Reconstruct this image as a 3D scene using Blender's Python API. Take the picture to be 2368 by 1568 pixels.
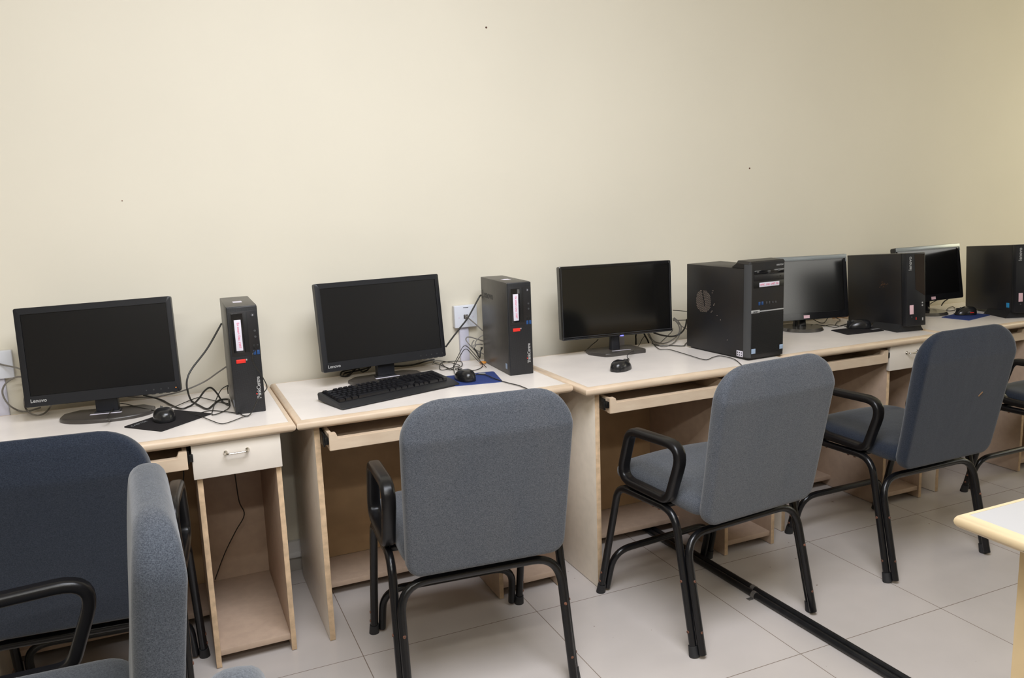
import bpy, bmesh, math, random
from mathutils import Vector, Matrix, noise
random.seed(7)
for o in list(bpy.data.objects): bpy.data.objects.remove(o, do_unlink=True)
SC = bpy.context.scene
COL = SC.collection
R = math.radians

# ---------------------------------------------------------------- camera
cam_d = bpy.data.cameras.new('camera'); cam = bpy.data.objects.new('camera', cam_d); COL.objects.link(cam)
cam_d.sensor_width = 36.0; cam_d.lens = 36.0 * 1875.0 / 2368.0; cam_d.clip_start = 0.02; cam_d.clip_end = 60
yaw, pitch, roll = 0.4078, 0.1711, -0.036
fw = Vector((math.sin(yaw)*math.cos(pitch), math.cos(yaw)*math.cos(pitch), -math.sin(pitch)))
rt = Vector((math.cos(yaw), -math.sin(yaw), 0)); up = rt.cross(fw)
rt2 = rt*math.cos(roll) + up*math.sin(roll); up2 = up*math.cos(roll) - rt*math.sin(roll)
M = Matrix((rt2, up2, -fw)).transposed().to_4x4(); M.translation = Vector((-0.3325, -3.0656, 1.39))
cam.matrix_world = M
SC.camera = cam

# ---------------------------------------------------------------- view, world, lights
SC.view_settings.view_transform = 'Standard'; SC.view_settings.look = 'None'
SC.view_settings.gamma = 1.0; SC.view_settings.use_curve_mapping = False
SC.view_settings.exposure = 0.0
w = bpy.data.worlds.new('world'); SC.world = w; w.use_nodes = True
w.node_tree.nodes['Background'].inputs[0].default_value = (0.9, 0.95, 1.0, 1)
w.node_tree.nodes['Background'].inputs[1].default_value = 0.02
def area(name, loc, rot, sx, sy, power, color):
    l = bpy.data.lights.new(name, 'AREA'); l.shape = 'RECTANGLE'; l.size = sx; l.size_y = sy
    l.energy = power; l.color = color
    o = bpy.data.objects.new(name, l); COL.objects.link(o); o.location = loc; o.rotation_euler = rot
    return o
# two rows of ceiling tube lights parallel to the wall and the flash bounced off the ceiling over the camera
area('tube_light_near', (-0.7, -3.0, 2.80), (0, 0, 0), 2.0, 0.12, 27, (1.0, 0.99, 0.94))
area('tube_light_far', (-0.8, -4.4, 2.80), (R(25), 0, 0), 2.0, 0.12, 40, (1.0, 0.99, 0.94))
area('tube_light_right', (4.4, -2.4, 2.80), (0, 0, 0), 1.2, 0.12, 5, (1.0, 0.95, 0.74))
area('added_light_right', (6.10, -1.1, 1.65), (0, R(90), 0), 1.2, 1.4, 27, (1.0, 0.94, 0.66))  # low warm lamp added to brighten the right wall
area('bounced_flash', (0.35, -2.15, 2.84), (R(8), 0, 0), 1.6, 1.3, 103, (0.875, 0.91, 1.0))

# ---------------------------------------------------------------- materials
def mat(name, col, rough=0.5, spec=0.5, metal=0.0, noise_amt=0.0, noise_scale=20, stretch=(1,1,1),
        bump=0.0, bump_scale=200, emit=None, coat=0.0, col2=None, sheen=0.0, detail=4, contrast=(0.35,0.65)):
    m = bpy.data.materials.new(name); m.use_nodes = True
    nt = m.node_tree; b = nt.nodes['Principled BSDF']
    b.inputs['Base Color'].default_value = (*col, 1); b.inputs['Roughness'].default_value = rough
    b.inputs['Specular IOR Level'].default_value = spec; b.inputs['Metallic'].default_value = metal
    if coat: b.inputs['Coat Weight'].default_value = coat; b.inputs['Coat Roughness'].default_value = 0.08
    if sheen: b.inputs['Sheen Weight'].default_value = sheen; b.inputs['Sheen Roughness'].default_value = 0.4
    if emit: b.inputs['Emission Color'].default_value = (*emit[:3], 1); b.inputs['Emission Strength'].default_value = emit[3]
    tc = nt.nodes.new('ShaderNodeTexCoord')
    if noise_amt or col2:
        mp = nt.nodes.new('ShaderNodeMapping'); mp.inputs['Scale'].default_value = stretch
        nt.links.new(tc.outputs['Object'], mp.inputs['Vector'])
        n = nt.nodes.new('ShaderNodeTexNoise'); n.inputs['Scale'].default_value = noise_scale; n.inputs['Detail'].default_value = detail
        nt.links.new(mp.outputs[0], n.inputs['Vector'])
        r = nt.nodes.new('ShaderNodeValToRGB')
        c2 = col2 if col2 else tuple(max(0, c*(1-noise_amt)) for c in col)
        r.color_ramp.elements[0].position = contrast[0]; r.color_ramp.elements[1].position = contrast[1]
        r.color_ramp.elements[0].color = (*c2, 1); r.color_ramp.elements[1].color = (*col, 1)
        nt.links.new(n.outputs['Fac'], r.inputs[0]); nt.links.new(r.outputs[0], b.inputs['Base Color'])
    if bump:
        n2 = nt.nodes.new('ShaderNodeTexNoise'); n2.inputs['Scale'].default_value = bump_scale
        nt.links.new(tc.outputs['Object'], n2.inputs['Vector'])
        bp = nt.nodes.new('ShaderNodeBump'); bp.inputs['Strength'].default_value = bump; bp.inputs['Distance'].default_value = 0.002
        nt.links.new(n2.outputs['Fac'], bp.inputs['Height']); nt.links.new(bp.outputs[0], b.inputs['Normal'])
    return m

def fabric(name, c1, c2, wave=0.35):
    """woven cloth: fine two-tone thread speckle over slow worn patches, with soft wrinkles"""
    m = bpy.data.materials.new(name); m.use_nodes = True
    nt = m.node_tree; b = nt.nodes['Principled BSDF']; L = nt.links
    b.inputs['Roughness'].default_value = 0.95; b.inputs['Specular IOR Level'].default_value = 0.15
    b.inputs['Sheen Weight'].default_value = 0.25; b.inputs['Sheen Roughness'].default_value = 0.5
    tc = nt.nodes.new('ShaderNodeTexCoord')
    def nz(scale, det, st=(1,1,1)):
        mp = nt.nodes.new('ShaderNodeMapping'); mp.inputs['Scale'].default_value = st
        L.new(tc.outputs['Object'], mp.inputs[0])
        n = nt.nodes.new('ShaderNodeTexNoise'); n.inputs['Scale'].default_value = scale; n.inputs['Detail'].default_value = det
        L.new(mp.outputs[0], n.inputs['Vector']); return n
    fine = nz(520, 3); thread = nz(230, 2, (1, 1, 4)); slow = nz(6, 3, (1.6, 1, .5)); wr = nz(9, 3, (1, 1, .6))
    add = nt.nodes.new('ShaderNodeMath'); add.operation = 'MULTIPLY_ADD'; add.inputs[1].default_value = 0.6
    L.new(fine.outputs['Fac'], add.inputs[0])
    m2 = nt.nodes.new('ShaderNodeMath'); m2.operation = 'MULTIPLY'; m2.inputs[1].default_value = 0.4
    L.new(thread.outputs['Fac'], m2.inputs[0]); L.new(m2.outputs[0], add.inputs[2])
    r = nt.nodes.new('ShaderNodeValToRGB'); r.color_ramp.elements[0].position = .38; r.color_ramp.elements[1].position = .66
    r.color_ramp.elements[0].color = (*c1, 1); r.color_ramp.elements[1].color = (*c2, 1)
    L.new(add.outputs[0], r.inputs[0])
    mx = nt.nodes.new('ShaderNodeMix'); mx.data_type = 'RGBA'; mx.blend_type = 'MULTIPLY'
    r2 = nt.nodes.new('ShaderNodeValToRGB'); r2.color_ramp.elements[0].position = .3; r2.color_ramp.elements[1].position = .7
    r2.color_ramp.elements[0].color = (.92, .94, .97, 1); r2.color_ramp.elements[1].color = (1.04, 1.03, 1.02, 1)
    L.new(slow.outputs['Fac'], r2.inputs[0]); mx.inputs[0].default_value = 1
    L.new(r.outputs[0], mx.inputs[6]); L.new(r2.outputs[0], mx.inputs[7]); L.new(mx.outputs[2], b.inputs['Base Color'])
    bp = nt.nodes.new('ShaderNodeBump'); bp.inputs['Strength'].default_value = .35; bp.inputs['Distance'].default_value = .001
    L.new(add.outputs[0], bp.inputs['Height'])
    bp2 = nt.nodes.new('ShaderNodeBump'); bp2.inputs['Strength'].default_value = wave; bp2.inputs['Distance'].default_value = .006
    L.new(wr.outputs['Fac'], bp2.inputs['Height']); L.new(bp.outputs[0], bp2.inputs['Normal']); L.new(bp2.outputs[0], b.inputs['Normal'])
    return m

def tile_floor():
    m = bpy.data.materials.new('vitrified_tile'); m.use_nodes = True
    nt = m.node_tree; b = nt.nodes['Principled BSDF']; L = nt.links
    b.inputs['Roughness'].default_value = 0.20; b.inputs['Specular IOR Level'].default_value = 0.35
    tc = nt.nodes.new('ShaderNodeTexCoord'); sp = nt.nodes.new('ShaderNodeSeparateXYZ'); L.new(tc.outputs['Object'], sp.inputs[0])
    def line(sock, off):
        a = nt.nodes.new('ShaderNodeMath'); a.operation = 'SUBTRACT'; a.inputs[1].default_value = off; L.new(sp.outputs[sock], a.inputs[0])
        p = nt.nodes.new('ShaderNodeMath'); p.operation = 'PINGPONG'; p.inputs[1].default_value = 0.3; L.new(a.outputs[0], p.inputs[0])
        c = nt.nodes.new('ShaderNodeMath'); c.operation = 'LESS_THAN'; c.inputs[1].default_value = 0.0013; L.new(p.outputs[0], c.inputs[0])
        return c
    lx, ly = line(0, 0.133), line(1, -0.729)
    mxm = nt.nodes.new('ShaderNodeMath'); mxm.operation = 'MAXIMUM'; L.new(lx.outputs[0], mxm.inputs[0]); L.new(ly.outputs[0], mxm.inputs[1])
    n = nt.nodes.new('ShaderNodeTexNoise'); n.inputs['Scale'].default_value = 3; n.inputs['Detail'].default_value = 5; L.new(tc.outputs['Object'], n.inputs['Vector'])
    r = nt.nodes.new('ShaderNodeValToRGB'); r.color_ramp.elements[0].position = .3; r.color_ramp.elements[1].position = .7
    r.color_ramp.elements[0].color = (.49, .445, .41, 1); r.color_ramp.elements[1].color = (.55, .50, .465, 1); L.new(n.outputs['Fac'], r.inputs[0])
    # small dirt specks
    v = nt.nodes.new('ShaderNodeTexNoise'); v.inputs['Scale'].default_value = 38; v.inputs['Detail'].default_value = 1; L.new(tc.outputs['Object'], v.inputs['Vector'])
    g = nt.nodes.new('ShaderNodeMath'); g.operation = 'GREATER_THAN'; g.inputs[1].default_value = .79; L.new(v.outputs['Fac'], g.inputs[0])
    gm = nt.nodes.new('ShaderNodeMath'); gm.operation = 'MAXIMUM'; L.new(g.outputs[0], gm.inputs[0]); L.new(mxm.outputs[0], gm.inputs[1])
    mx = nt.nodes.new('ShaderNodeMix'); mx.data_type = 'RGBA'; L.new(gm.outputs[0], mx.inputs[0]); L.new(r.outputs[0], mx.inputs[6])
    mx.inputs[7].default_value = (.21, .165, .13, 1); L.new(mx.outputs[2], b.inputs['Base Color'])
    return m

def mesh_plastic(name, c_dark, c_light, scale):
    """moulded black plastic with a fine honeycomb of vent holes"""
    m = bpy.data.materials.new(name); m.use_nodes = True
    nt = m.node_tree; b = nt.nodes['Principled BSDF']; L = nt.links
    b.inputs['Roughness'].default_value = .45
    tc = nt.nodes.new('ShaderNodeTexCoord'); v = nt.nodes.new('ShaderNodeTexVoronoi'); v.inputs['Scale'].default_value = scale; v.inputs['Randomness'].default_value = 0.15
    L.new(tc.outputs['Object'], v.inputs['Vector'])
    r = nt.nodes.new('ShaderNodeValToRGB'); r.color_ramp.elements[0].position = .35; r.color_ramp.elements[1].position = .5
    r.color_ramp.elements[0].color = (*c_dark, 1); r.color_ramp.elements[1].color = (*c_light, 1)
    L.new(v.outputs['Distance'], r.inputs[0]); L.new(r.outputs[0], b.inputs['Base Color'])
    return m

WALL = mat('wall_paint', (.775, .725, .605), .5, .15, noise_amt=.03, noise_scale=1.6, bump=.05, bump_scale=60)
CEIL = mat('ceiling_paint', (.80, .78, .72), .8)
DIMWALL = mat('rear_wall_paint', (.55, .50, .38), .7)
DARKBLOCK = mat('reflected_dark_block', (.02, .018, .016), .9)  # for the unseen dark blocks added to the screen reflections
FLOOR = tile_floor()
SKIRT = mat('skirting_tile', (.40, .37, .33), .3)
TRUNK = mat('white_trunking', (.70, .68, .66), .4)
TRUNKL = mat('lilac_white_trunking', (.60, .59, .68), .4)
PLATE = mat('white_outlet_plastic', (.74, .76, .82), .35)
TOP = mat('cream_laminate', (.87, .805, .75), .28, .45, noise_amt=.06, noise_scale=9, detail=8)
LIP = mat('wood_lipping', (.68, .545, .40), .42, .4, col2=(.60, .455, .325), noise_scale=5, stretch=(3, 6, 10), detail=8, contrast=(.2, .7))
BACKB = mat('brown_back_board', (.42, .275, .15), .5, .3, noise_amt=.12, noise_scale=14, detail=8)
PINKB = mat('pinkish_shelf_board', (.50, .37, .275), .45, .35, noise_amt=.10, noise_scale=30, detail=8)
SIDEB = mat('cream_side_board', (.88, .79, .66), .35, .4, noise_amt=.06, noise_scale=30, detail=8)
DISCB = mat('glossy_brown_black_foot', (.05, .045, .04), .14, 1.0)
BOARD = mat('beige_laminate_board', (.60, .485, .375), .4, .4, noise_amt=.10, noise_scale=40, detail=8)
EDGE = mat('raw_board_edge', (.68, .49, .31), .6, .3, noise_amt=.25, noise_scale=45, detail=8)
DRAWF = mat('cream_drawer_front', (.78, .71, .62), .35, .4, noise_amt=.05, noise_scale=12)
SLIDE = mat('black_slide_metal', (.03, .03, .03), .35, .5, .6, noise_amt=.6, noise_scale=90)
CHROME = mat('chrome', (.75, .72, .66), .15, .5, 1.0)
TUBE = mat('black_painted_steel', (.007, .007, .008), .24, .40, noise_amt=.2, noise_scale=60, bump=.08, bump_scale=150)
PU = mat('black_armrest_plastic', (.007, .0065, .007), .30, .32, bump=.06, bump_scale=400)
RUBBER = mat('black_rubber_cap', (.015, .015, .016), .6)
RUST = mat('rusty_bolt', (.22, .09, .05), .7, .3, col2=(.05, .03, .025), noise_scale=200)
FAB_GREY = fabric('grey_fabric', (.043, .048, .058), (.125, .133, .148))  # same weave in three tones, shared out among the chairs
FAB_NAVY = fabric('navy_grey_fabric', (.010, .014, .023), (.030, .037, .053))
FAB_PALE = fabric('pale_fabric', (.030, .035, .044), (.092, .100, .114), .7)
PLASTIC = mat('dark_matte_plastic', (.013, .0135, .016), .40, .35, bump=.05, bump_scale=500)
SCREEN = mat('matte_screen', (.004, .004, .005), .30, .42)
SCREENG = mat('semi_gloss_screen', (.004, .004, .004), .11, .9)
GLOSS = mat('glossy_black_plastic', (.01, .01, .011), .07, .6)
BASEP = mat('monitor_base_plastic', (.055, .048, .043), .3, .5)
GUN = mat('gunmetal_case', (.085, .078, .070), .38, .5, .35, noise_amt=.1, noise_scale=30, bump=.04, bump_scale=500)
BLACKC = mat('black_case_steel', (.015, .015, .017), .40, .38, noise_amt=.35, noise_scale=7, col2=(.020, .017, .015))
HEX = mesh_plastic('honeycomb_bezel', (.004, .004, .005), (.022, .023, .026), 330)
RIB = mat('ribbed_bezel', (.010, .010, .011), .45)
DEEP = mat('deep_black', (.003, .003, .003), .5)
GREYP = mat('dark_grey_bezel_trim', (.055, .056, .058), .4)
SILVER = mat('silver_print', (.45, .45, .45), .4, .5, .3)
LOGOG = mat('grey_logo_print', (.28, .29, .30), .5)
RED = mat('red_tab', (.75, .03, .02), .4)
PAPER = mat('white_paper_label', (.72, .68, .76), .7)
PINK = mat('pink_paper_label', (.75, .50, .55), .7)
INK = mat('red_pink_ink', (.72, .16, .27), .7)
BLUE = mat('blue_usb', (.015, .065, .20), .4)
STICK = mat('blue_silver_sticker', (.33, .43, .58), .3)
PADK = mat('black_mouse_mat_cloth', (.018, .016, .017), .85, .2, bump=.2, bump_scale=900)
PADB = mat('blue_mouse_mat_cloth', (.030, .052, .185), .75, .25, bump=.2, bump_scale=900)
MOUSE = mat('black_mouse_plastic', (.014, .014, .015), .22, .5)
KEYM = mat('black_key_plastic', (.010, .010, .012), .20, .9)
CABK = mat('black_cable', (.018, .016, .012), .45)
CABG = mat('grey_cable', (.20, .185, .165), .5)
ORANGE = mat('orange_tie', (.65, .26, .03), .5)
LEDB = mat('blue_led', (.05, .05, .9), .4, emit=(.12, .12, 1.0, 3.0))
LEDO = mat('amber_led', (.9, .3, .05), .4, emit=(1.0, .25, .03, 1.0))
PIPE = mat('black_conduit_pipe', (.012, .012, .013), .35, .45, noise_amt=.4, noise_scale=25, bump=.1, bump_scale=60)
CLAMP = mat('galvanised_clamp', (.30, .29, .28), .4, .5, .8)
TABLEG = mat('yellow_varnished_board', (.70, .53, .30), .4, .4, noise_amt=.08, noise_scale=12)
WTOP = mat('white_laminate', (.43, .42, .415), .3, .4)

# ---------------------------------------------------------------- mesh helpers
def link(name, me, m, parent=None):
    o = bpy.data.objects.new(name, me); COL.objects.link(o)
    if m is not None:
        me.materials.clear()
        for q in (m if isinstance(m, (list, tuple)) else [m]): me.materials.append(q)
    if parent is not None: o.parent = parent
    return o
def fin(name, bm, m, parent=None, smooth=True, angle=40):
    bmesh.ops.recalc_face_normals(bm, faces=bm.faces)
    if smooth:
        for f in bm.faces: f.smooth = True
        ca = math.radians(angle)
        for e in bm.edges:
            e.smooth = len(e.link_faces) == 2 and e.calc_face_angle(0) < ca
    me = bpy.data.meshes.new(name); bm.to_mesh(me); bm.free()
    return link(name, me, m, parent)
def box(bm, x0, x1, y0, y1, z0, z1, bev=0.0, seg=2, mi=0):
    r = bmesh.ops.create_cube(bm, size=1.0); vs = r['verts']
    for v in vs:
        v.co = Vector((x0 if v.co.x < 0 else x1, y0 if v.co.y < 0 else y1, z0 if v.co.z < 0 else z1))
    fs = set(f for v in vs for f in v.link_faces)
    if bev > 0:
        es = list(set(e for v in vs for e in v.link_edges))
        rr = bmesh.ops.bevel(bm, geom=es, offset=bev, segments=seg, profile=.5, affect='EDGES')
        fs = set(f for f in rr['faces']) | set(f for f in fs if f.is_valid)
    for f in fs: f.material_index = mi
    return fs
def bx(name, m, parent, x0, x1, y0, y1, z0, z1, bev=0.0015, seg=2):
    bm = bmesh.new(); box(bm, x0, x1, y0, y1, z0, z1, bev, seg); return fin(name, bm, m, parent)
def fillet(pts, r, n=6, closed=False):
    """round the corners of a polyline; r may be one radius or one per corner"""
    P = [Vector(p) for p in pts]; out = []; N = len(P)
    for i, p in enumerate(P):
        if not closed and i in (0, N-1): out.append(p); continue
        a, b = P[i-1], P[(i+1) % N]; rr = r[i] if isinstance(r, (list, tuple)) else r
        da, db = (a-p), (b-p); la, lb = da.length, db.length
        if rr <= 0: out.append(p); continue
        da.normalize(); db.normalize(); ang = da.angle(db); t = min(rr/math.tan(ang/2), .49*la, .49*lb)
        s, e = p+da*t, p+db*t
        for k in range(n+1):
            u = k/n; out.append(s*(1-u)**2 + p*2*u*(1-u) + e*u*u)
    return out
def smooth_path(pts, n=6):
    P = [Vector(p) for p in pts]; out = []
    for i in range(len(P)-1):
        p0 = P[i-1] if i > 0 else P[0]*2-P[1]; p1, p2 = P[i], P[i+1]
        p3 = P[i+2] if i+2 < len(P) else P[-1]*2-P[-2]
        for k in range(n):
            t = k/n
            out.append(.5*((2*p1)+(p2-p0)*t+(2*p0-5*p1+4*p2-p3)*t*t+(3*p1-p0-3*p2+p3)*t**3))
    out.append(P[-1]); return out
def sweep(bm, path, prof, closed=False, up0=None, cap=True, scales=None):
    """sweep a closed 2-D profile [(a,b)..] along a path with parallel transport; a along the side vector, b along the up vector"""
    P = [Vector(p) for p in path]; N = len(P); rings = []
    def tan(i):
        if closed: return (P[(i+1) % N]-P[i-1]).normalized()
        if i == 0: return (P[1]-P[0]).normalized()
        if i == N-1: return (P[-1]-P[-2]).normalized()
        return (P[i+1]-P[i-1]).normalized()
    t0 = tan(0); u = Vector(up0) if up0 else (Vector((0,0,1)) if abs(t0.z) < .9 else Vector((1,0,0)))
    u = (u - t0*u.dot(t0)).normalized()
    for i in range(N):
        t = tan(i); u = (u - t*u.dot(t)).normalized(); s = t.cross(u)
        k = scales[i] if scales else 1.0
        rings.append([bm.verts.new(P[i]+s*a*k+u*b*k) for a, b in prof])
    m = len(prof)
    for i in range(N if closed else N-1):
        A, B = rings[i], rings[(i+1) % N]
        for j in range(m): bm.faces.new((A[j], A[(j+1) % m], B[(j+1) % m], B[j]))
    if cap and not closed:
        bm.faces.new(rings[0][::-1]); bm.faces.new(rings[-1])
def circ(r, n=12): return [(r*math.cos(2*math.pi*k/n), r*math.sin(2*math.pi*k/n)) for k in range(n)]
def rprof(a, b, r, n=4):
    out = []
    for cx, cy, s in ((a/2-r, b/2-r, 0), (-a/2+r, b/2-r, 1), (-a/2+r, -b/2+r, 2), (a/2-r, -b/2+r, 3)):
        for k in range(n+1):
            t = (s + k/n)*math.pi/2; out.append((cx+r*math.cos(t), cy+r*math.sin(t)))
    return out
def tube(name, m, parent, path, r, closed=False, n=12):
    bm = bmesh.new(); sweep(bm, path, circ(r, n), closed); return fin(name, bm, m, parent)
def cyl(bm, p, axis, r, L, n=16, r2=None):
    ax = Vector(axis).normalized(); q = ax.to_track_quat('Z', 'Y').to_matrix().to_4x4(); q.translation = Vector(p)+ax*(L/2)
    bmesh.ops.create_cone(bm, cap_ends=True, segments=n, radius1=r, radius2=r if r2 is None else r2, depth=L, matrix=q)
def extrude_outline(name, m, parent, pts, z0, z1, bev=0.0, seg=3):
    bm = bmesh.new(); vs = [bm.verts.new((x, y, z0)) for x, y in pts]; f = bm.faces.new(vs)
    r = bmesh.ops.extrude_face_region(bm, geom=[f]); nv = [g for g in r['geom'] if isinstance(g, bmesh.types.BMVert)]
    for v in nv: v.co.z = z1
    if bev:
        es = [e for e in bm.edges if all(abs(v.co.z-z1) < 1e-6 for v in e.verts)]
        bmesh.ops.bevel(bm, geom=es, offset=bev, segments=seg, profile=.5, affect='EDGES')
    return fin(name, bm, m, parent)
def empty(name, loc, rz=0, rx=0, ry=0):
    o = bpy.data.objects.new(name, None); COL.objects.link(o); o.location = loc; o.rotation_euler = (rx, ry, rz); o.empty_display_size = .1
    return o
def tag(o, label, cat, group=None, kind=None):
    o['label'] = label; o['category'] = cat
    if group: o['group'] = group
    if kind: o['kind'] = kind
    return o
def struct(o): o['kind'] = 'structure'; return o
def dup(o, parent=None):
    c = o.copy(); COL.objects.link(c); c.parent = parent
    for ch in o.children: dup(ch, c)
    return c
def text(name, s, m, parent, mat4, size, depth=0.0004, bold=False, shear=0.0, space=1.0):
    cu = bpy.data.curves.new(name, 'FONT'); cu.body = s; cu.size = size; cu.extrude = depth; cu.align_x = 'CENTER'; cu.align_y = 'CENTER'
    cu.shear = shear; cu.space_character = space; cu.resolution_u = 3
    if bold: cu.offset = size*.02
    t = bpy.data.objects.new('tmp_text', cu); COL.objects.link(t)
    bpy.context.view_layer.update()
    me = bpy.data.meshes.new_from_object(t.evaluated_get(bpy.context.evaluated_depsgraph_get()))
    bpy.data.objects.remove(t, do_unlink=True); bpy.data.curves.remove(cu)
    o = link(name, me, m, parent); o.matrix_local = mat4
    return o
# text basis matrices: reading along `r`, letters upright along `u`, facing r x u
def basis(loc, r, u):
    r = Vector(r).normalized(); u = Vector(u).normalized(); n = r.cross(u)
    m4 = Matrix((r, u, n)).transposed().to_4x4(); m4.translation = Vector(loc); return m4

# ---------------------------------------------------------------- room shell
XL, XR, YF, H = -4.6, 6.2, -6.2, 2.9
bm = bmesh.new(); box(bm, XL-.1, XR+.1, YF-.1, .1, -.1, 0); struct(fin('floor', bm, FLOOR))
bm = bmesh.new(); box(bm, XL-.1, XR+.1, YF-.1, .1, H, H+.1); struct(fin('ceiling', bm, CEIL))
bm = bmesh.new(); box(bm, XL-.1, XR+.1, 0, .1, 0, H); wb = struct(fin('wall_back', bm, WALL))
for x_, z_, r_ in ((.93, 2.05, .004), (2.22, 1.49, .004), (-.42, 1.43, .002), (1.36, .90, .003)):
    b2 = bmesh.new(); cyl(b2, (x_, 0, z_), (0, -1, 0), r_, .0012, 8); fin('wall_speck', b2, RUST, wb)
bm = bmesh.new(); box(bm, XL-.1, XL, YF, 0, 0, H); struct(fin('wall_left', bm, WALL))
bm = bmesh.new(); box(bm, XR, XR+.1, YF, 0, 0, H); struct(fin('wall_right', bm, WALL))
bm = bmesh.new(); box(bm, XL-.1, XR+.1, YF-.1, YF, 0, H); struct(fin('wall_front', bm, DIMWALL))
bm = bmesh.new(); box(bm, XL, XR, -.012, 0, 0, .057, .003); struct(fin('baseboard_back', bm, SKIRT))
bm = bmesh.new(); box(bm, XL, XR, -.020, 0, .060, .122, .002); box(bm, XL, XR, -.026, 0, .058, .079, .002); struct(fin('trim_1', bm, TRUNK))

# behind the camera and off to the right: unseen glowing panes and dark blocks, added for the glossy screens to reflect
PANE = mat('added_glow_pane', (.8, .85, .9), .3, emit=(1.0, .98, .92, 2.2))  # glow added only to be mirrored in the screens
bm = bmesh.new(); box(bm, 3.9, 5.6, YF, YF+.02, 1.25, 2.45); struct(fin('added_pane_1', bm, PANE, smooth=False))
bm = bmesh.new()
for a in ((3.83, 3.9), (5.6, 5.67)): box(bm, a[0], a[1], YF, YF+.05, 1.18, 2.52)
for a in ((1.18, 1.25), (2.45, 2.52)): box(bm, 3.83, 5.67, YF, YF+.05, a[0], a[1])
struct(fin('trim_2', bm, TRUNK, smooth=False))  # frame round the added pane
bm = bmesh.new(); box(bm, XR-.02, XR, -3.7, -2.1, 1.0, 2.3); struct(fin('added_pane_2', bm, PANE, smooth=False))
bm = bmesh.new()
for a in ((-3.77, -3.7), (-2.1, -2.03)): box(bm, XR-.05, XR, a[0], a[1], .93, 2.37)
for a in ((.93, 1.0), (2.3, 2.37)): box(bm, XR-.05, XR, -3.77, -2.03, a[0], a[1])
struct(fin('trim_3', bm, TRUNK, smooth=False))  # frame round the second added pane
bm = bmesh.new(); box(bm, 4.60, XR-.06, YF+.06, YF+.3, 0, 1.80, .004); box(bm, 3.74, 4.59, YF+.06, YF+.3, 0, 1.12, .004); struct(fin('added_dark_block_1', bm, DARKBLOCK))  # unseen blocks added to darken part of the screen reflections
bm = bmesh.new(); box(bm, XR-.35, XR-.06, -2.19, -1.6, 0, 1.40, .004); struct(fin('added_dark_block_2', bm, DARKBLOCK))

# ---------------------------------------------------------------- desks
def desk_top(parent, w, d, top_m=TOP, lip_m=LIP, z=.75, th=.030):
    """laminate field inside a rounded solid wood lipping"""
    bm = bmesh.new()
    box(bm, .018, w-.018, .018, d-.018, z-.020, z, .0)
    fin('desktop', bm, top_m, parent, smooth=False)
    # lipping: a half round bar mitred round the board
    prof = []
    for k in range(9):
        t = -math.pi/2 + math.pi*k/8; prof.append((.004+.014*math.cos(t) if abs(math.cos(t)) > 1e-6 else .004, th/2*math.sin(t)))
    bm = bmesh.new()
    ins = .018; zc = z-th/2+.0004
    corners = [(0,0), (w,0), (w,d), (0,d)]; rings = []
    for i, (x, y) in enumerate(corners):
        sx = 1 if x == 0 else -1; sy = 1 if y == 0 else -1
        ring = [bm.verts.new((x+sx*(ins-a), y+sy*(ins-a), zc+b)) for a, b in prof]
        ring += [bm.verts.new((x+sx*(ins+.0005), y+sy*(ins+.0005), zc+th/2)), bm.verts.new((x+sx*(ins+.0005), y+sy*(ins+.0005), zc-th/2))]
        rings.append(ring)
    m = len(rings[0])
    for i in range(4):
        A, B = rings[i], rings[(i+1) % 4]
        for j in range(m): bm.faces.new((A[j], A[(j+1) % m], B[(j+1) % m], B[j]))
    fin('lipping', bm, lip_m, parent, angle=50)

def handle_mesh():
    bm = bmesh.new()
    p = fillet([(-.031, 0, 0), (-.031, -.024, 0), (.031, -.024, 0), (.031, 0, 0)], .014, 6)
    sweep(bm, p, circ(.0032, 10)); cyl(bm, (-.031, 0, 0), (0, -1, 0), .0065, .003, 14); cyl(bm, (.031, 0, 0), (0, -1, 0), .0065, .003, 14)
    return bm

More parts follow.
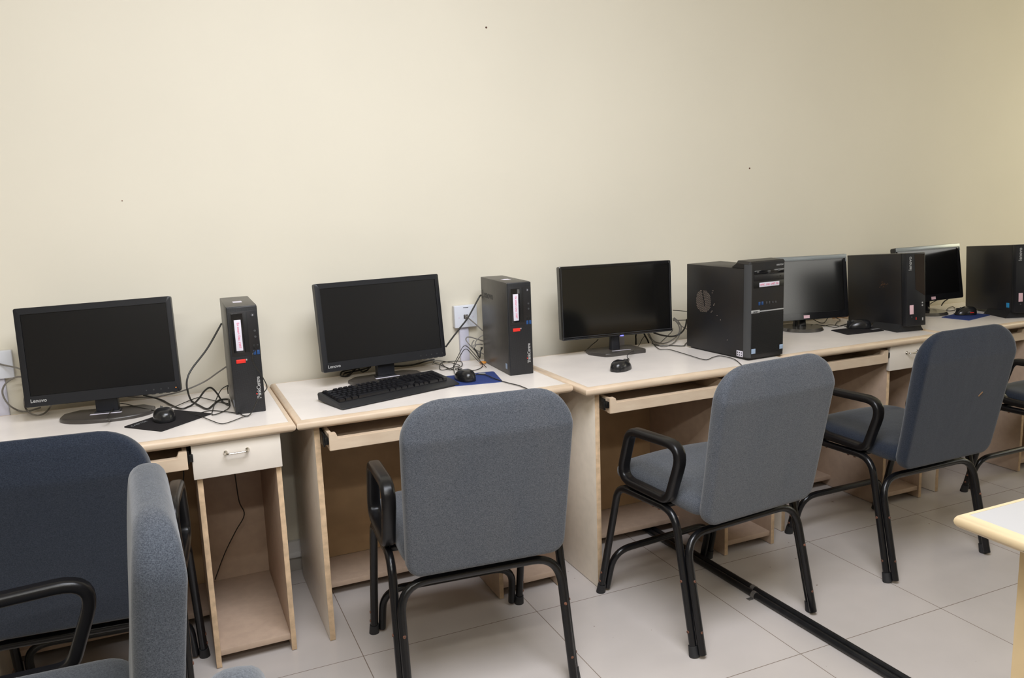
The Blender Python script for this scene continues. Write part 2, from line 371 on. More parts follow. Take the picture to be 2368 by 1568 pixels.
def make_desk(x0, w, yf, label, tray_out=0.0, drawer=True, tray=True, group='computer desks in a row along the wall'):
    """origin at the front left corner of the top; +y towards the wall"""
    t = empty('computer_desk', (x0, yf, 0)); tag(t, label, 'desk', group)
    d = .613; desk_top(t, w, d)
    f, b = .040, d-.055                          # panel front and back
    bx('side_panel', [SIDEB], t, .055, .073, f, b, 0.002, .722, .001)
    bx('panel_edge', EDGE, t, .0552, .0728, f-.0012, f, 0.002, .722, .0004)
    pl, pr = w-.290, w-.064
    for xx in (pl, pr):
        bx('pedestal_panel', PINKB, t, xx, xx+.016, f, b, 0.002, .722, .001)
        bx('panel_edge', EDGE, t, xx+.0002, xx+.0158, f-.0012, f, 0.002, .722, .0004)
    bx('pedestal_back', PINKB, t, pl+.016, pr, b-.006, b+.008, .055, .722, .001)
    bx('back_panel', BACKB, t, .073, pl, b-.004, b+.010, .055, .722, .001)
    bx('foot_shelf', PINKB, t, .073, pl, .335, b-.004, .036, .055, .001)
    bx('pedestal_shelf', PINKB, t, pl+.016, pr, f+.006, b-.004, .036, .055, .001)
    if drawer:
        dr = empty('drawer', (0, 0, 0)); dr.parent = t
        bx('drawer_front', DRAWF, dr, pl-.008, pr+.018, f-.020, f-.002, .614, .722, .002)
        bm = handle_mesh(); bmesh.ops.translate(bm, verts=bm.verts, vec=(pl+.116, f-.020, .684)); fin('handle', bm, CHROME, dr)
    if tray:
        tr = empty('keyboard_tray', (0, -tray_out, 0)); tr.parent = t
        yF = f-.002; xl, xr = .089, pl-.020
        bm = bmesh.new(); fp = [(xl, .652), (xl, .706), (xl+.022, .706), (xl+.028, .690), (xr-.028, .690), (xr-.022, .706), (xr, .706), (xr, .652)]
        vs = [bm.verts.new((x, yF, z)) for x, z in fp]; fc = bm.faces.new(vs)
        r = bmesh.ops.extrude_face_region(bm, geom=[fc])
        for v in [g for g in r['geom'] if isinstance(g, bmesh.types.BMVert)]: v.co.y += .022
        bmesh.ops.bevel(bm, geom=list(bm.edges), offset=.0015, segments=2, affect='EDGES'); fin('tray_front', bm, LIP, tr)
        for xa in (xl, xr-.012): bx('tray_side', LIP, tr, xa, xa+.012, yF+.020, yF+.42, .655, .705, .001)
        bx('tray_bottom', BOARD, tr, xl+.012, xr-.012, yF+.02, yF+.42, .655, .663, .0005)
        for s, xa in ((1, .0735), (-1, xr+.0005)):
            bm = bmesh.new(); box(bm, xa, xa+.005, yF+.012, yF+.42, .664, .704, .001); box(bm, xa+.004, xa+.015, yF+.004, yF+.40, .672, .694, .001)
            for q in range(3): cyl(bm, (xa+.001, yF+.03+.05*q, .678+.006*(q % 2)), (1, 0, 0), .007, .012, 12)
            fin('tray_slide', bm, SLIDE, tr)
    return t
YF0 = -.633
make_desk(-.943, .943, YF0, 'leftmost cream-topped desk, its closed drawer with chrome handle fully in view', tray_out=.03)
make_desk(.002, .941, YF0, 'cream-topped desk with the full-size keyboard standing on it', tray_out=.062)
make_desk(.946, .904, YF0-.085, 'cream-topped desk standing slightly forward of the row, under the big tower with the silver stripe', tray_out=.045)
make_desk(1.853, .904, YF0-.008, 'cream-topped desk right of the big tower, its drawer seen between two chair backs', tray_out=.02)
make_desk(2.760, .91, YF0+.006, 'farthest cream-topped desk of the wall row, at the right edge', drawer=False)
# near desk at the right edge of the frame (next row), white top
t = empty('table', (1.05, -2.632, 0)); tag(t, 'white-topped table with chipped pale wood edge, its corner cutting into the lower right', 'table')
desk_top(t, 1.3, .61, WTOP, mat('pale_yellow_lipping', (.60, .49, .31), .35, .4, col2=(.64, .49, .29), noise_scale=4, stretch=(4, 3, 8), contrast=(.2, .8)))
for xx in (.085, 1.2): bx('side_panel', TABLEG, t, xx, xx+.018, .05, .53, .002, .722, .001)
bx('back_panel', TABLEG, t, .103, 1.2, .50, .515, .25, .722, .001)
bm = bmesh.new()
for k in range(9):
    bmesh.ops.create_icosphere(bm, subdivisions=1, radius=.002+.0015*random.random(), matrix=Matrix.Translation((-.0002+.003*random.random()*0, .40+.008*k+.004*random.random(), .729+.004*random.random())))
fin('chipped_edge', bm, DEEP, t)

# ---------------------------------------------------------------- chairs
def cushion(bm, w, h, t, R_, re_f, re_b, pf=3.0, pb=3.0, nx=30, nz=30, top_roll=0.0, bot_r=None, roll_k=.6, roll_s=.16, bulge=0.0):
    """closed upholstered pad in the x-z plane, rounded corners, front at -y"""
    def grid(n, L, e):
        a = [e*(1-math.cos(math.pi/2*q/7)) for q in range(8)]; k = n-16; mid = [e+(L-2*e)*i/(k+1) for i in range(1, k+1)]
        return [x-L/2 for x in a+mid+[L-x for x in a[::-1]]]
    xs, zs = grid(nx, w, .045), grid(nz, h, .045)
    br = bot_r if bot_r else R_
    F, B = {}, {}
    for i, x in enumerate(xs):
        for k, z in enumerate(zs):
            r = R_ if z > 0 else br
            cx = max(-w/2+r, min(w/2-r, x)); cz = max(-h/2+r, min(h/2-r, z)); dx, dz = x-cx, z-cz
            L = math.hypot(dx, dz)
            if dx and dz:
                s = max(abs(dx), abs(dz))/L; dx *= s; dz *= s
            e = min(w/2-abs(x), h/2-abs(z)) if not (dx and dz) else r-math.hypot(dx, dz)
            e = max(0, e)
            def th(re, p, half): u = min(1, e/re); return half*(1-(1-u)**p)**(1/p)
            X, Z = cx+dx, cz+dz; edge = i in (0, len(xs)-1) or k in (0, len(zs)-1)
            yf = th(re_f, pf, t/2); yb = th(re_b, pb, t/2)
            sh = 0.0
            if top_roll:                          # the upper rear edge rolls forward
                q = min(1, max(0, (Z-(h/2-top_roll))/top_roll)); c_ = (1-roll_k*q)*math.sqrt(1-q**3.5); sh = roll_s*t*q
                yb = yb*c_-sh; yf = sh+(t/2-sh)*yf/(t/2)
            yf += bulge*max(0, 1-(2*X/w)**2)*max(0, 1-(2*Z/h)**2)
            if edge: F[i, k] = B[i, k] = bm.verts.new((X, sh, Z))
            else: F[i, k] = bm.verts.new((X, yf, Z)); B[i, k] = bm.verts.new((X, -yb, Z))
    for i in range(len(xs)-1):
        for k in range(len(zs)-1):
            for D, fl in ((F, 0), (B, 1)):
                q = [D[i, k], D[i+1, k], D[i+1, k+1], D[i, k+1]]
                bm.faces.new(q[::-1] if not fl else q)

def make_chair(fab, th=.056, lean=11.5, rk=.6, rs=.16, bg=.015, rear=-.314):
    """origin on the floor at the middle of the four feet, seat facing +y"""
    t = empty('office_chair', (0, 0, 0))
    ry = lambda z: -.250 + .098*z/.43            # rear leg centre line
    fy = lambda z: .240 - .105*z/.425            # front leg centre line
    for s in (-1, 1):
        X = .246*s; Xb = .253*s
        full = fillet([(Xb, fy(0), .004), (X, fy(.425), .425), (X, ry(.432), .430), (Xb, ry(0), .004)], [0, .060, .075, 0], 8)
        half = len(full)//2
        # front leg with its bend, rail, rear leg with its bend: three lengths of the same bent tube
        a = [p for p in full if p.y > .07]; b = [p for p in full if p.y < -.09]
        lg = tube('leg', TUBE, t, a, .0125, n=14); cap_f = a[0]
        lr = tube('leg', TUBE, t, b, .0125, n=14); cap_r = b[-1]
        tube('seat_rail', TUBE, t, [a[-1]-(b[0]-a[-1]).normalized()*.002, b[0]+(b[0]-a[-1]).normalized()*.002], .0125, n=14)
        for L, c, yy in ((lg, cap_f, fy), (lr, cap_r, ry)):
            bm = bmesh.new(); dirv = Vector((X-Xb, yy(.4)-yy(0), .4)); base = Vector((c.x, c.y, .0))
            cyl(bm, base, dirv, .0165, .034, 18, .0145); fin('foot_cap', bm, RUBBER, L)
            for z in ((.075, .225) if L is lr else (.05, .085)):
                xx = Xb+(X-Xb)*z/.425; rl = L is lr
                for p_, d_ in (((xx+.0115*s, yy(z), z), (s, 0, 0)), ((xx-(.013 if rl else .027)*s, yy(z)+(-.0325 if rl else .0108), z+.006), (0, -1 if rl else 1, 0))):
                    bm = bmesh.new(); cyl(bm, p_, d_, .0050, .0030, 10, .0038); fin('bolt', bm, RUST, L)
        for yb in (.10, .06, -.045, -.075):
            bm = bmesh.new(); cyl(bm, (X-.002*s, yb, .416), (0, 0, -1), .0052, .005, 10, .004); fin('bolt', bm, RUST, t)
        # padded armrest loop
        loop = fillet([(X, .062, .637), (X, -.196, .645), (X, -.128, .458), (X, .118, .462)], [.050, .055, .045, .050], 8, closed=True)
        bm = bmesh.new(); sweep(bm, loop, rprof(.039, .027, .011, 4), closed=True, up0=(0, 0, 1)); fin('armrest', bm, PU, t)
    for name, yy, zt, rr, xa, dy in (('rear_stretcher', ry, .362, .085, .240, -.0215), ('front_stretcher', fy, .160, .075, .226, 0)):
        p = fillet([(-xa, yy(0)+dy, .012), (-xa+.005, yy(zt)+dy, zt), (xa-.005, yy(zt)+dy, zt), (xa, yy(0)+dy, .012)], rr, 8)
        tube(name, TUBE, t, p, .0122, n=14)
    # under-seat support bars from the rear stretcher up to the seat
    bm = bmesh.new()
    box(bm, -.245, .245, .085, .110, .424, .436, .002); box(bm, -.245, .245, -.105, -.080, .424, .436, .002); fin('seat_support', bm, TUBE, t)
    # seat pad
    bm = bmesh.new(); cushion(bm, .450, .455, .058, .060, .030, .045, 2.6, 2.4)
    # lay it flat: pad front (+y) becomes the underside
    bmesh.ops.rotate(bm, verts=bm.verts, matrix=Matrix.Rotation(math.radians(-90), 3, 'X'))
    for v in bm.verts:
        v.co.z = v.co.z - .020*max(0, (v.co.y-.13)/.1)**2 + .010*math.cos(v.co.x*7)
    bmesh.ops.rotate(bm, verts=bm.verts, matrix=Matrix.Rotation(math.radians(2.5), 3, 'X'))
    bmesh.ops.translate(bm, verts=bm.verts, vec=(0, -.018, .462)); fin('seat', bm, fab, t, angle=80)
    # back pad: leans back, top rear edge rolls forward
    bm = bmesh.new(); cushion(bm, .458, .496, th, .108, .032, .018, 2.3, 3.6, nx=34, nz=60, top_roll=.095, bot_r=.045, roll_k=rk, roll_s=rs, bulge=bg)
    for v in bm.verts:
        v.co.y += .006*math.sin(v.co.z*9) * (1 if v.co.y > 0 else .4)
        v.co.x *= 1 + .02*(v.co.z/.25)
    bmesh.ops.rotate(bm, verts=bm.verts, matrix=Matrix.Rotation(math.radians(lean), 3, 'X'))
    bmesh.ops.translate(bm, verts=bm.verts, vec=(0, rear+th/2, .655)); fin('backrest', bm, fab, t, angle=80)
    return t
CH = [
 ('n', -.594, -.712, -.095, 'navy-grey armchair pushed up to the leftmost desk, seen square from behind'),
 ('p', -.698, -1.515, R(92.3), 'pale blue-grey armchair turned sideways in the near left, back seen edge-on'),
 ('p', -.610, -2.360, R(91), 'grey chair of which only a rounded back top shows at the bottom edge'),
 ('g', .432, -.865, -.080, 'grey fabric armchair nearest the middle, standing at the desk with the keyboard'),
 ('g', 1.270, -.922, .095, 'grey fabric armchair straddling the black floor pipes'),
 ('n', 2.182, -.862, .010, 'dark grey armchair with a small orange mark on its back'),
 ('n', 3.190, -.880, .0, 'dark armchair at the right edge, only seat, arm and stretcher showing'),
]
protos = {}
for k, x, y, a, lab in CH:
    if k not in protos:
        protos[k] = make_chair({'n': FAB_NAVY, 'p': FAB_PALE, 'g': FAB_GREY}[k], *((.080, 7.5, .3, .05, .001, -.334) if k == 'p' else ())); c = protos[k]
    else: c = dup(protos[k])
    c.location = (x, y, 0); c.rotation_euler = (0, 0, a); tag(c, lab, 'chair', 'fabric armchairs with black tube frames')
    if 'orange mark' in lab:
        bm = bmesh.new(); box(bm, -.0025, .0025, -.001, .001, -.011, .011, .0006)
        bmesh.ops.rotate(bm, verts=bm.verts, matrix=Matrix.Rotation(R(48), 3, 'Y'))
        bmesh.ops.rotate(bm, verts=bm.verts, matrix=Matrix.Rotation(R(11.5), 3, 'X'))
        o = fin('orange_mark', bm, mat('orange_stain', (.28, .16, .08), .8), c); o.location = (.085, -.3148, .655)

# ---------------------------------------------------------------- monitors
def make_monitor(px_, py_, yaw_, cz, tilt, w, h, bez, off, style, label, roll_=0):
    t = empty('computer_monitor', (px_, py_, .75), R(yaw_)); tag(t, label, 'monitor', 'switched-off computer monitors')
    T = Matrix.Translation((0, -off, cz-.75)) @ Matrix.Rotation(-R(tilt), 4, 'X') @ Matrix.Rotation(-R(roll_), 4, 'Y')
    L, Rr, Tt, B = bez
    def rr(x0, x1, z0, z1, r, n=4):
        out = []
        for cx, cz_, s in ((x1-r, z1-r, 0), (x0+r, z1-r, 1), (x0+r, z0+r, 2), (x1-r, z0+r, 3)):
            for k in range(n+1):
                a = (s+k/n)*math.pi/2; out.append((cx+r*math.cos(a), cz_+r*math.sin(a)))
        return out
    hm = GLOSS if style != 'matte' else PLASTIC
    bm = bmesh.new()
    O = rr(-w/2, w/2, 0, h, .006 if style != 'disc' else .010); I = rr(-w/2+L, w/2-Rr, B, h-Tt, .0008)
    y0, y1, yb = 0.0, .0045, .028
    ov = [[bm.verts.new((x, y, z)) for x, z in O] for y in (y0+.0015, yb)]
    of = [bm.verts.new((x*(1-.003/w*2), y0, .0012+z*(1-.0024/h))) for x, z in O]
    iv = [[bm.verts.new((x, y, z)) for x, z in I] for y in (y0, y1)]
    n = len(O)
    for j in range(n):
        k = (j+1) % n
        bm.faces.new((of[j], of[k], iv[0][k], iv[0][j])); bm.faces.new((ov[0][j], ov[0][k], of[k], of[j]))
        bm.faces.new((ov[1][j], ov[1][k], ov[0][k], ov[0][j])); bm.faces.new((iv[0][j], iv[0][k], iv[1][k], iv[1][j]))
    bm.faces.new(ov[1][::-1]); bm.faces.new(iv[1])
    box(bm, -w*.33, w*.33, yb-.002, yb+.022, h*.22, h*.80, .010, 3)
    bmesh.ops.transform(bm, matrix=T, verts=bm.verts); fin('housing', bm, hm, t)
    bm = bmesh.new(); box(bm, -w/2+L+.0006, w/2-Rr-.0006, .0028, .0042, B+.0006, h-Tt-.0006)
    bmesh.ops.transform(bm, matrix=T, verts=bm.verts); fin('screen', bm, SCREEN if style == 'matte' else SCREENG, t, smooth=False)
    def onp(x, z, yy=-.0003): return T @ basis((x, yy, z), (1, 0, 0), (0, 0, 1))
    if style == 'matte':
        text('brand_lettering', 'Lenovo', SILVER, t, onp(-w/2+.040, .0185), .0155, .0002, bold=True)
        bm = bmesh.new()
        for k in range(4): box(bm, w/2-.105+.022*k, w/2-.1015+.022*k, -.0004, .0005, .012, .0155)
        for k in range(5): box(bm, w/2-.112+.022*k, w/2-.100+.022*k, .004, .012, -.0018, .001, .0004)
        bmesh.ops.transform(bm, matrix=T, verts=bm.verts); fin('control_buttons', bm, GREYP, t)
        bm = bmesh.new(); bmesh.ops.create_icosphere(bm, subdivisions=2, radius=.0016, matrix=Matrix.Translation((w/2-.014, 0, .0135)))
        bmesh.ops.transform(bm, matrix=T, verts=bm.verts); fin('power_light', bm, LEDO if px_ < 0 else GREYP, t)
        out = []
        for k in range(21):
            a = math.pi + math.pi*k/20; out.append((.137*math.cos(a), -.022+.078*math.sin(a)))
        out += [(.137, .020), (.098, .060), (-.098, .060), (-.137, .020)]
        extrude_outline('stand_base', BASEP, t, out, 0, .013, .006)
        bm = bmesh.new(); box(bm, -.033, .033, -.015, .014, .010, cz-.75+.07, .003); box(bm, -.038, .038, -.020, .020, .010, .018, .003); fin('stand_neck', bm, PLASTIC, t)
        pl = bx('paper_label', PAPER, t, -.048, .045, -.0345, -.0235, .0131, .0137, .0002)
    elif style == 'thin':
        bm = bmesh.new(); bmesh.ops.create_cube(bm, size=1, matrix=Matrix.Translation((.015, .001, .0)) @ Matrix.Diagonal((.013, .006, .004, 1)))
        bmesh.ops.transform(bm, matrix=T, verts=bm.verts); fin('power_light', bm, LEDB, t)
        bm = bmesh.new(); zf = .0006
        for x0, x1, z0, z1 in ((-w/2+.002, w/2-.002, B-.0035, B-.0022), (-w/2+L-.004, -w/2+L-.0028, .006, h-.006), (w/2-Rr+.003, w/2-Rr+.0042, .01, h-.01), (-w/2+.004, w/2-.004, .0035, .0045)): box(bm, x0, x1, -.0005, .0004, z0, z1)
        bmesh.ops.transform(bm, matrix=T, verts=bm.verts); fin('protective_film_edge', bm, GREYP, t)
        out = [(-.116, .004), (-.108, .050), (-.09, .062), (.085, .074), (.108, .062), (.118, -.050), (.108, -.068), (-.055, -.082), (-.075, -.078), (-.113, -.012)]
        extrude_outline('stand_base', BASEP, t, [(p.x, p.y) for p in fillet([(x, y, 0) for x, y in out], .012, 3, closed=True)], 0, .014, .004)
        bm = bmesh.new(); sweep(bm, [(0, 0, .010), (0, 0, .05), (0, .002, cz-.75+.07)], rprof(.040, .028, .010, 3), scales=[1.12, 1.0, .9], up0=(0, 1, 0)); fin('stand_neck', bm, PLASTIC, t)
        bx('paper_label', PAPER, t, -.028, .056, -.040, -.033, .0141, .0146, .0001)
        text('model_lettering', 'acer', GREYP, t, onp(.018, .011), .008, .0002)
    else:
        bm = bmesh.new()
        bmesh.ops.create_cone(bm, cap_ends=True, segments=48, radius1=.098, radius2=.090, depth=.012, matrix=Matrix.Translation((0, -.005, .009)))
        bmesh.ops.create_cone(bm, cap_ends=True, segments=48, radius1=.094, radius2=.098, depth=.003, matrix=Matrix.Translation((0, -.005, .0015)))
        fin('stand_base', bm, DISCB, t)
        bm = bmesh.new(); sweep(bm, [(0, .01, .010), (0, .01, .04), (0, .014, cz-.75+.07)], rprof(.055, .030, .010, 3), up0=(0, 1, 0), scales=[1.1, 1, .95]); fin('stand_neck', bm, GLOSS, t)
        bm = bmesh.new(); box(bm, -.006, .024, -.0006, .0003, .007, .021); bmesh.ops.transform(bm, matrix=T, verts=bm.verts); fin('paper_label', bm, PINK, t)
        bm = bmesh.new(); box(bm, -w/2+.004, w/2-.002, -.0022, .0005, h-Tt+.003, h-.001, .001); box(bm, w/2-.006, w/2+.0005, -.002, .01, h-.035, h-.001, .001)
        bmesh.ops.transform(bm, matrix=T, verts=bm.verts); fin('top_reflection', bm, mat('painted_reflection_trim', (.30, .33, .34), .3, .8, .3), t)  # bright reflection on the black bezel, painted as a pale strip
    return t
make_monitor(-.524, -.216, -8.8, .809, 6.5, .455, .309, (.018, .015, .020, .034), .03, 'matte', 'matte black monitor on the leftmost desk, beside the black mouse mat', 1.4)
make_monitor(.396, -.187, 6.8, .811, 6.8, .476, .313, (.018, .016, .018, .034), .03, 'matte', 'matte black monitor standing behind the full-size keyboard')
make_monitor(1.359, -.213, -5.4, .825, 2.8, .494, .294, (.011, .010, .011, .014), .04, 'thin', 'thin-framed monitor with a blue standby light under its edge')
make_monitor(2.350, -.212, -11, .799, 7.5, .452, .290, (.020, .020, .022, .032), .035, 'disc', 'glossy monitor on a round foot, partly hidden by the big silver-striped tower')
make_monitor(3.165, -.205, 0.5, .817, 9, .450, .275, (.020, .020, .022, .032), .035, 'disc', 'farthest monitor, standing between the two slim black towers')

# ---------------------------------------------------------------- computer towers
def make_sff(x, y, yaw_, label, side_logo, pens):
    """origin at the front left bottom corner, front faces -y"""
    W_, D_, H_ = .0925, .298, .342
    t = empty('desktop_computer', (x, y, .75), R(yaw_)); tag(t, label, 'computer', 'slim upright desktop computers')
    bx('case', GUN, t, 0, W_, .014, D_, .001, H_, .0025)
    bm = bmesh.new(); box(bm, .0005, W_-.0005, 0, .0142, 0, H_-.001, .003, 3); fin('front_bezel', bm, HEX, t)
    fp = empty('drive_panel', (0, 0, 0)); fp.parent = t
    bx('panel_plate', BLACKC, fp, .006, W_-.004, -.0008, .002, .186, H_-.016, .0006)
    bx('drive_slot', DEEP, fp, .048, .060, -.0013, .001, .196, H_-.020, .0003)
    bx('disc_tray', GLOSS, fp, .012, .047, -.0014, .001, .196, H_-.022, .0006)
    bm = bmesh.new(); cyl(bm, (W_-.016, -.0006, H_-.030), (0, -1, 0), .0052, .0018, 20); fin('power_button', bm, GREYP, t)
    bm = bmesh.new(); cyl(bm, (W_-.016, -.0022, H_-.030), (0, -1, 0), .0014, .0004, 10); fin('power_symbol', bm, PAPER, t)
    bm = bmesh.new()
    for k in range(2): cyl(bm, (W_-.013, -.0006, .262-.019*k), (0, -1, 0), .0035, .0012, 16)
    fin('audio_jack', bm, GREYP, t)
    for k in range(2):
        bx('usb_port', DEEP, t, W_-.022+.011*k, W_-.016+.011*k, -.0012, .001, .204, .218, .0003)
        bx('usb_port', BLUE, t, W_-.023+.011*k, W_-.015+.011*k, -.0013, .001, .186, .200, .0003)['label'] = 'blue usb port'
    bx('red_pull_tab', RED, t, .016, .044, -.0025, .001, .163, .175, .001)
    bm = bmesh.new(); box(bm, .045, .049, -.002, .001, .170, .175, .0005); fin('tab_edge', bm, SILVER, t)
    lb = bx('paper_label', PAPER, t, .020, .040, -.0021, -.0012, .203, .300, .0001); 
    text('handwriting', pens, INK, lb, basis((.031, -.0023, .2515), (0, 0, -1), (1, 0, 0)), .0098, .0001, bold=True, space=1.05)
    text('model_lettering', 'ThinkCentre', SILVER, t, basis((W_-.016, -.0004, .078), (0, 0, 1), (-1, 0, 0)), .0165, .0002, bold=True, space=.86)
    bm = bmesh.new(); cyl(bm, (W_-.0235, -.0003, .0600), (0, -1, 0), .0020, .0008, 10); fin('red_dot', bm, RED, t)
    bx('top_sticker', PAPER, t, .030, .058, .110, .150, H_, H_+.0004, .0001)
    if side_logo:
        text('embossed_lettering', 'Lenovo', BLACKC, t, basis((-.0003, .222, .277), (0, -1, 0), (0, 0, 1)), .042, .0003, space=1.0)
        bx('processor_sticker', STICK, t, -.0006, .0002, .030, .046, .020, .040, .0001)
    else:
        bx('processor_sticker', STICK, t, -.0006, .0002, .030, .046, .020, .040, .0001)
    return t
make_sff(-.154, -.438, -.7, 'slim dark desktop computer with white label, upright on the leftmost desk', False, 'Ex smart Dec 1997')
make_sff(.811, -.392, -2.8, 'slim gunmetal desktop computer upright between keyboard and thin-framed monitor', True, 'Ex smart Dec 1997')

def make_tower():
    W_, D_, H_ = .182, .367, .350
    t = empty('desktop_computer', (1.686, -.650, .75), R(3.2)); tag(t, 'largest black computer tower with raised front and silver stripe', 'computer', 'black tower computers')
    bx('case', BLACKC, t, .002, W_-.002, .030, D_, .006, H_, .002)
    bx('foot_strip', DEEP, t, .008, W_-.008, .01, D_-.02, 0, .007, .001)
    # bezel with a raised hump sloping down to the back
    prof = [(0, .008), (0, .372), (.006, .377), (.070, .379), (.098, .351), (.030, .351), (.030, .008)]
    bm = bmesh.new(); n = len(prof)
    def ring(x, ins): return [bm.verts.new((x, y+(ins if y == 0 else 0), z-(ins if z > .36 else 0))) for y, z in prof]
    rs = [ring(0, .010), ring(.008, 0), ring(W_-.008, 0), ring(W_, .010)]
    for a, b in zip(rs, rs[1:]):
        for j in range(n): bm.faces.new((a[j], a[(j+1) % n], b[(j+1) % n], b[j]))
    bm.faces.new(rs[0][::-1]); bm.faces.new(rs[-1]); fin('front_bezel', bm, BLACKC, t, angle=25)
    bm = bmesh.new(); vs = []
    for x, y in ((-.0004, .0290), (-.0004, .0098), (.0078, -.0006), (.0120, -.0006), (.0120, .001), (.001, .0290)): vs.append((x, y))
    extrude_outline('corner_trim', GREYP, t, vs, .012, .366)
    bx('optical_drive', GLOSS, t, .022, W_-.010, -.0016, .004, .328, .343, .0012)
    bm = bmesh.new()
    for x0, x1 in ((.034, .045), (.088, .102), (.140, .152)): box(bm, x0, x1, -.0022, -.001, .333, .340, .0002)
    box(bm, .090, .100, -.0022, -.001, .329, .3305, .0002); fin('drive_print', bm, GREYP, t)
    bx('drive_bay', BLACKC, t, .022, W_-.010, -.0014, .004, .303, .325, .0012)
    bx('drive_bay', DEEP, t, .022, W_-.010, -.0014, .004, .276, .299, .0010)
    bm = bmesh.new(); box(bm, .150, .158, -.0018, 0, .312, .318, .0004); box(bm, .136, .139, -.0018, 0, .312, .315, .0003); fin('eject_button', bm, DEEP, t)
    lb = bx('paper_label', PAPER, t, .048, .148, -.0020, -.0012, .279, .2955, .0001)
    text('handwriting', 'HPEC  LAB  UNIT  9A', INK, lb, basis((.098, -.0022, .2872), (1, 0, 0), (0, 0, 1)), .0098, .0001, bold=True)
    for k in range(2): bx('usb_port', BLUE, t, .046+.015*k, .055+.015*k, -.0012, .002, .210, .223, .0003)['label'] = 'blue usb port'
    for k in range(2): bx('usb_port', GREYP, t, .084+.014*k, .090+.014*k, -.0012, .002, .212, .221, .0003)
    for k in range(2):
        bm = bmesh.new(); cyl(bm, (.118+.015*k, 0, .216), (0, -1, 0), .0042, .0016, 16); fin('audio_jack', bm, GREYP, t)
    bm = bmesh.new(); box(bm, .050, W_-.008, -.0016, .001, .184, .1885, .0004)
    fin('silver_stripe', bm, SILVER, t)
    bx('brand_plate', SILVER, t, .010, .052, -.0018, .001, .181, .1925, .0008)
    text('brand_lettering', 'acer', GREYP, t, basis((.031, -.0021, .1868), (1, 0, 0), (0, 0, 1)), .013, .0002, bold=True)
    text('model_lettering', 'VERITON', SILVER, t, basis((.150, -.0004, .357), (1, 0, 0), (0, 0, 1)), .0085, .0002, bold=True, shear=.3)
    bm = bmesh.new(); z = .022
    while z < .178: box(bm, .012, W_-.008, -.0012, .0005, z, z+.0019); z += .0032
    fin('ribbed_grille', bm, RIB, t, smooth=False)
    bx('processor_sticker', STICK, t, .013, .033, -.0020, -.0011, .026, .045, .0002)
    bx('processor_sticker', STICK, t, W_-.026, W_-.008, -.0020, -.0011, .030, .047, .0002)
    st = bx('white_sticker', PAPER, t, .0008, .0021, .032, .066, .010, .033, .0002)
    bm = bmesh.new()
    for k in range(3):
        for q in range(2): bmesh.ops.create_cone(bm, cap_ends=True, segments=14, radius1=.0027, radius2=.0027, depth=.0006, matrix=Matrix.Translation((.0006, .0385+.0105*k, .0165+.0095*q)) @ Matrix.Rotation(R(90), 4, 'Y'))
    fin('sticker_print', bm, GREYP, st)
    # perforated fan vent: pale discs stand in for light showing through the holes
    bm = bmesh.new(); random.seed(3)
    for i in range(-8, 9):
        for k in range(-12, 13):
            yy = i*.0062 + (k % 2)*.0031; zz = k*.0042; rr = math.hypot(yy, zz)
            if rr < .046 and not (abs(yy+.004-zz*.25) < .004 and zz > -.02): 
                bmesh.ops.create_cone(bm, cap_ends=True, segments=6, radius1=.0011, radius2=.0011, depth=.0008, matrix=Matrix.Translation((.0017, .262+yy, .205+zz)) @ Matrix.Rotation(R(90), 4, 'Y'))
    for yy, zz in ((.205, .252), (.21, .243), (.20, .195), (.21, .17), (.18, .155), (.12, .065), (.196, .2), (.16, .14), (.215, .165)):
        bmesh.ops.create_cone(bm, cap_ends=True, segments=6, radius1=.0016, radius2=.0016, depth=.0008, matrix=Matrix.Translation((.0017, yy, zz)) @ Matrix.Rotation(R(90), 4, 'Y'))
    fin('side_vent', bm, mat('painted_vent_light', (.42, .34, .27), .6), t)
make_tower()

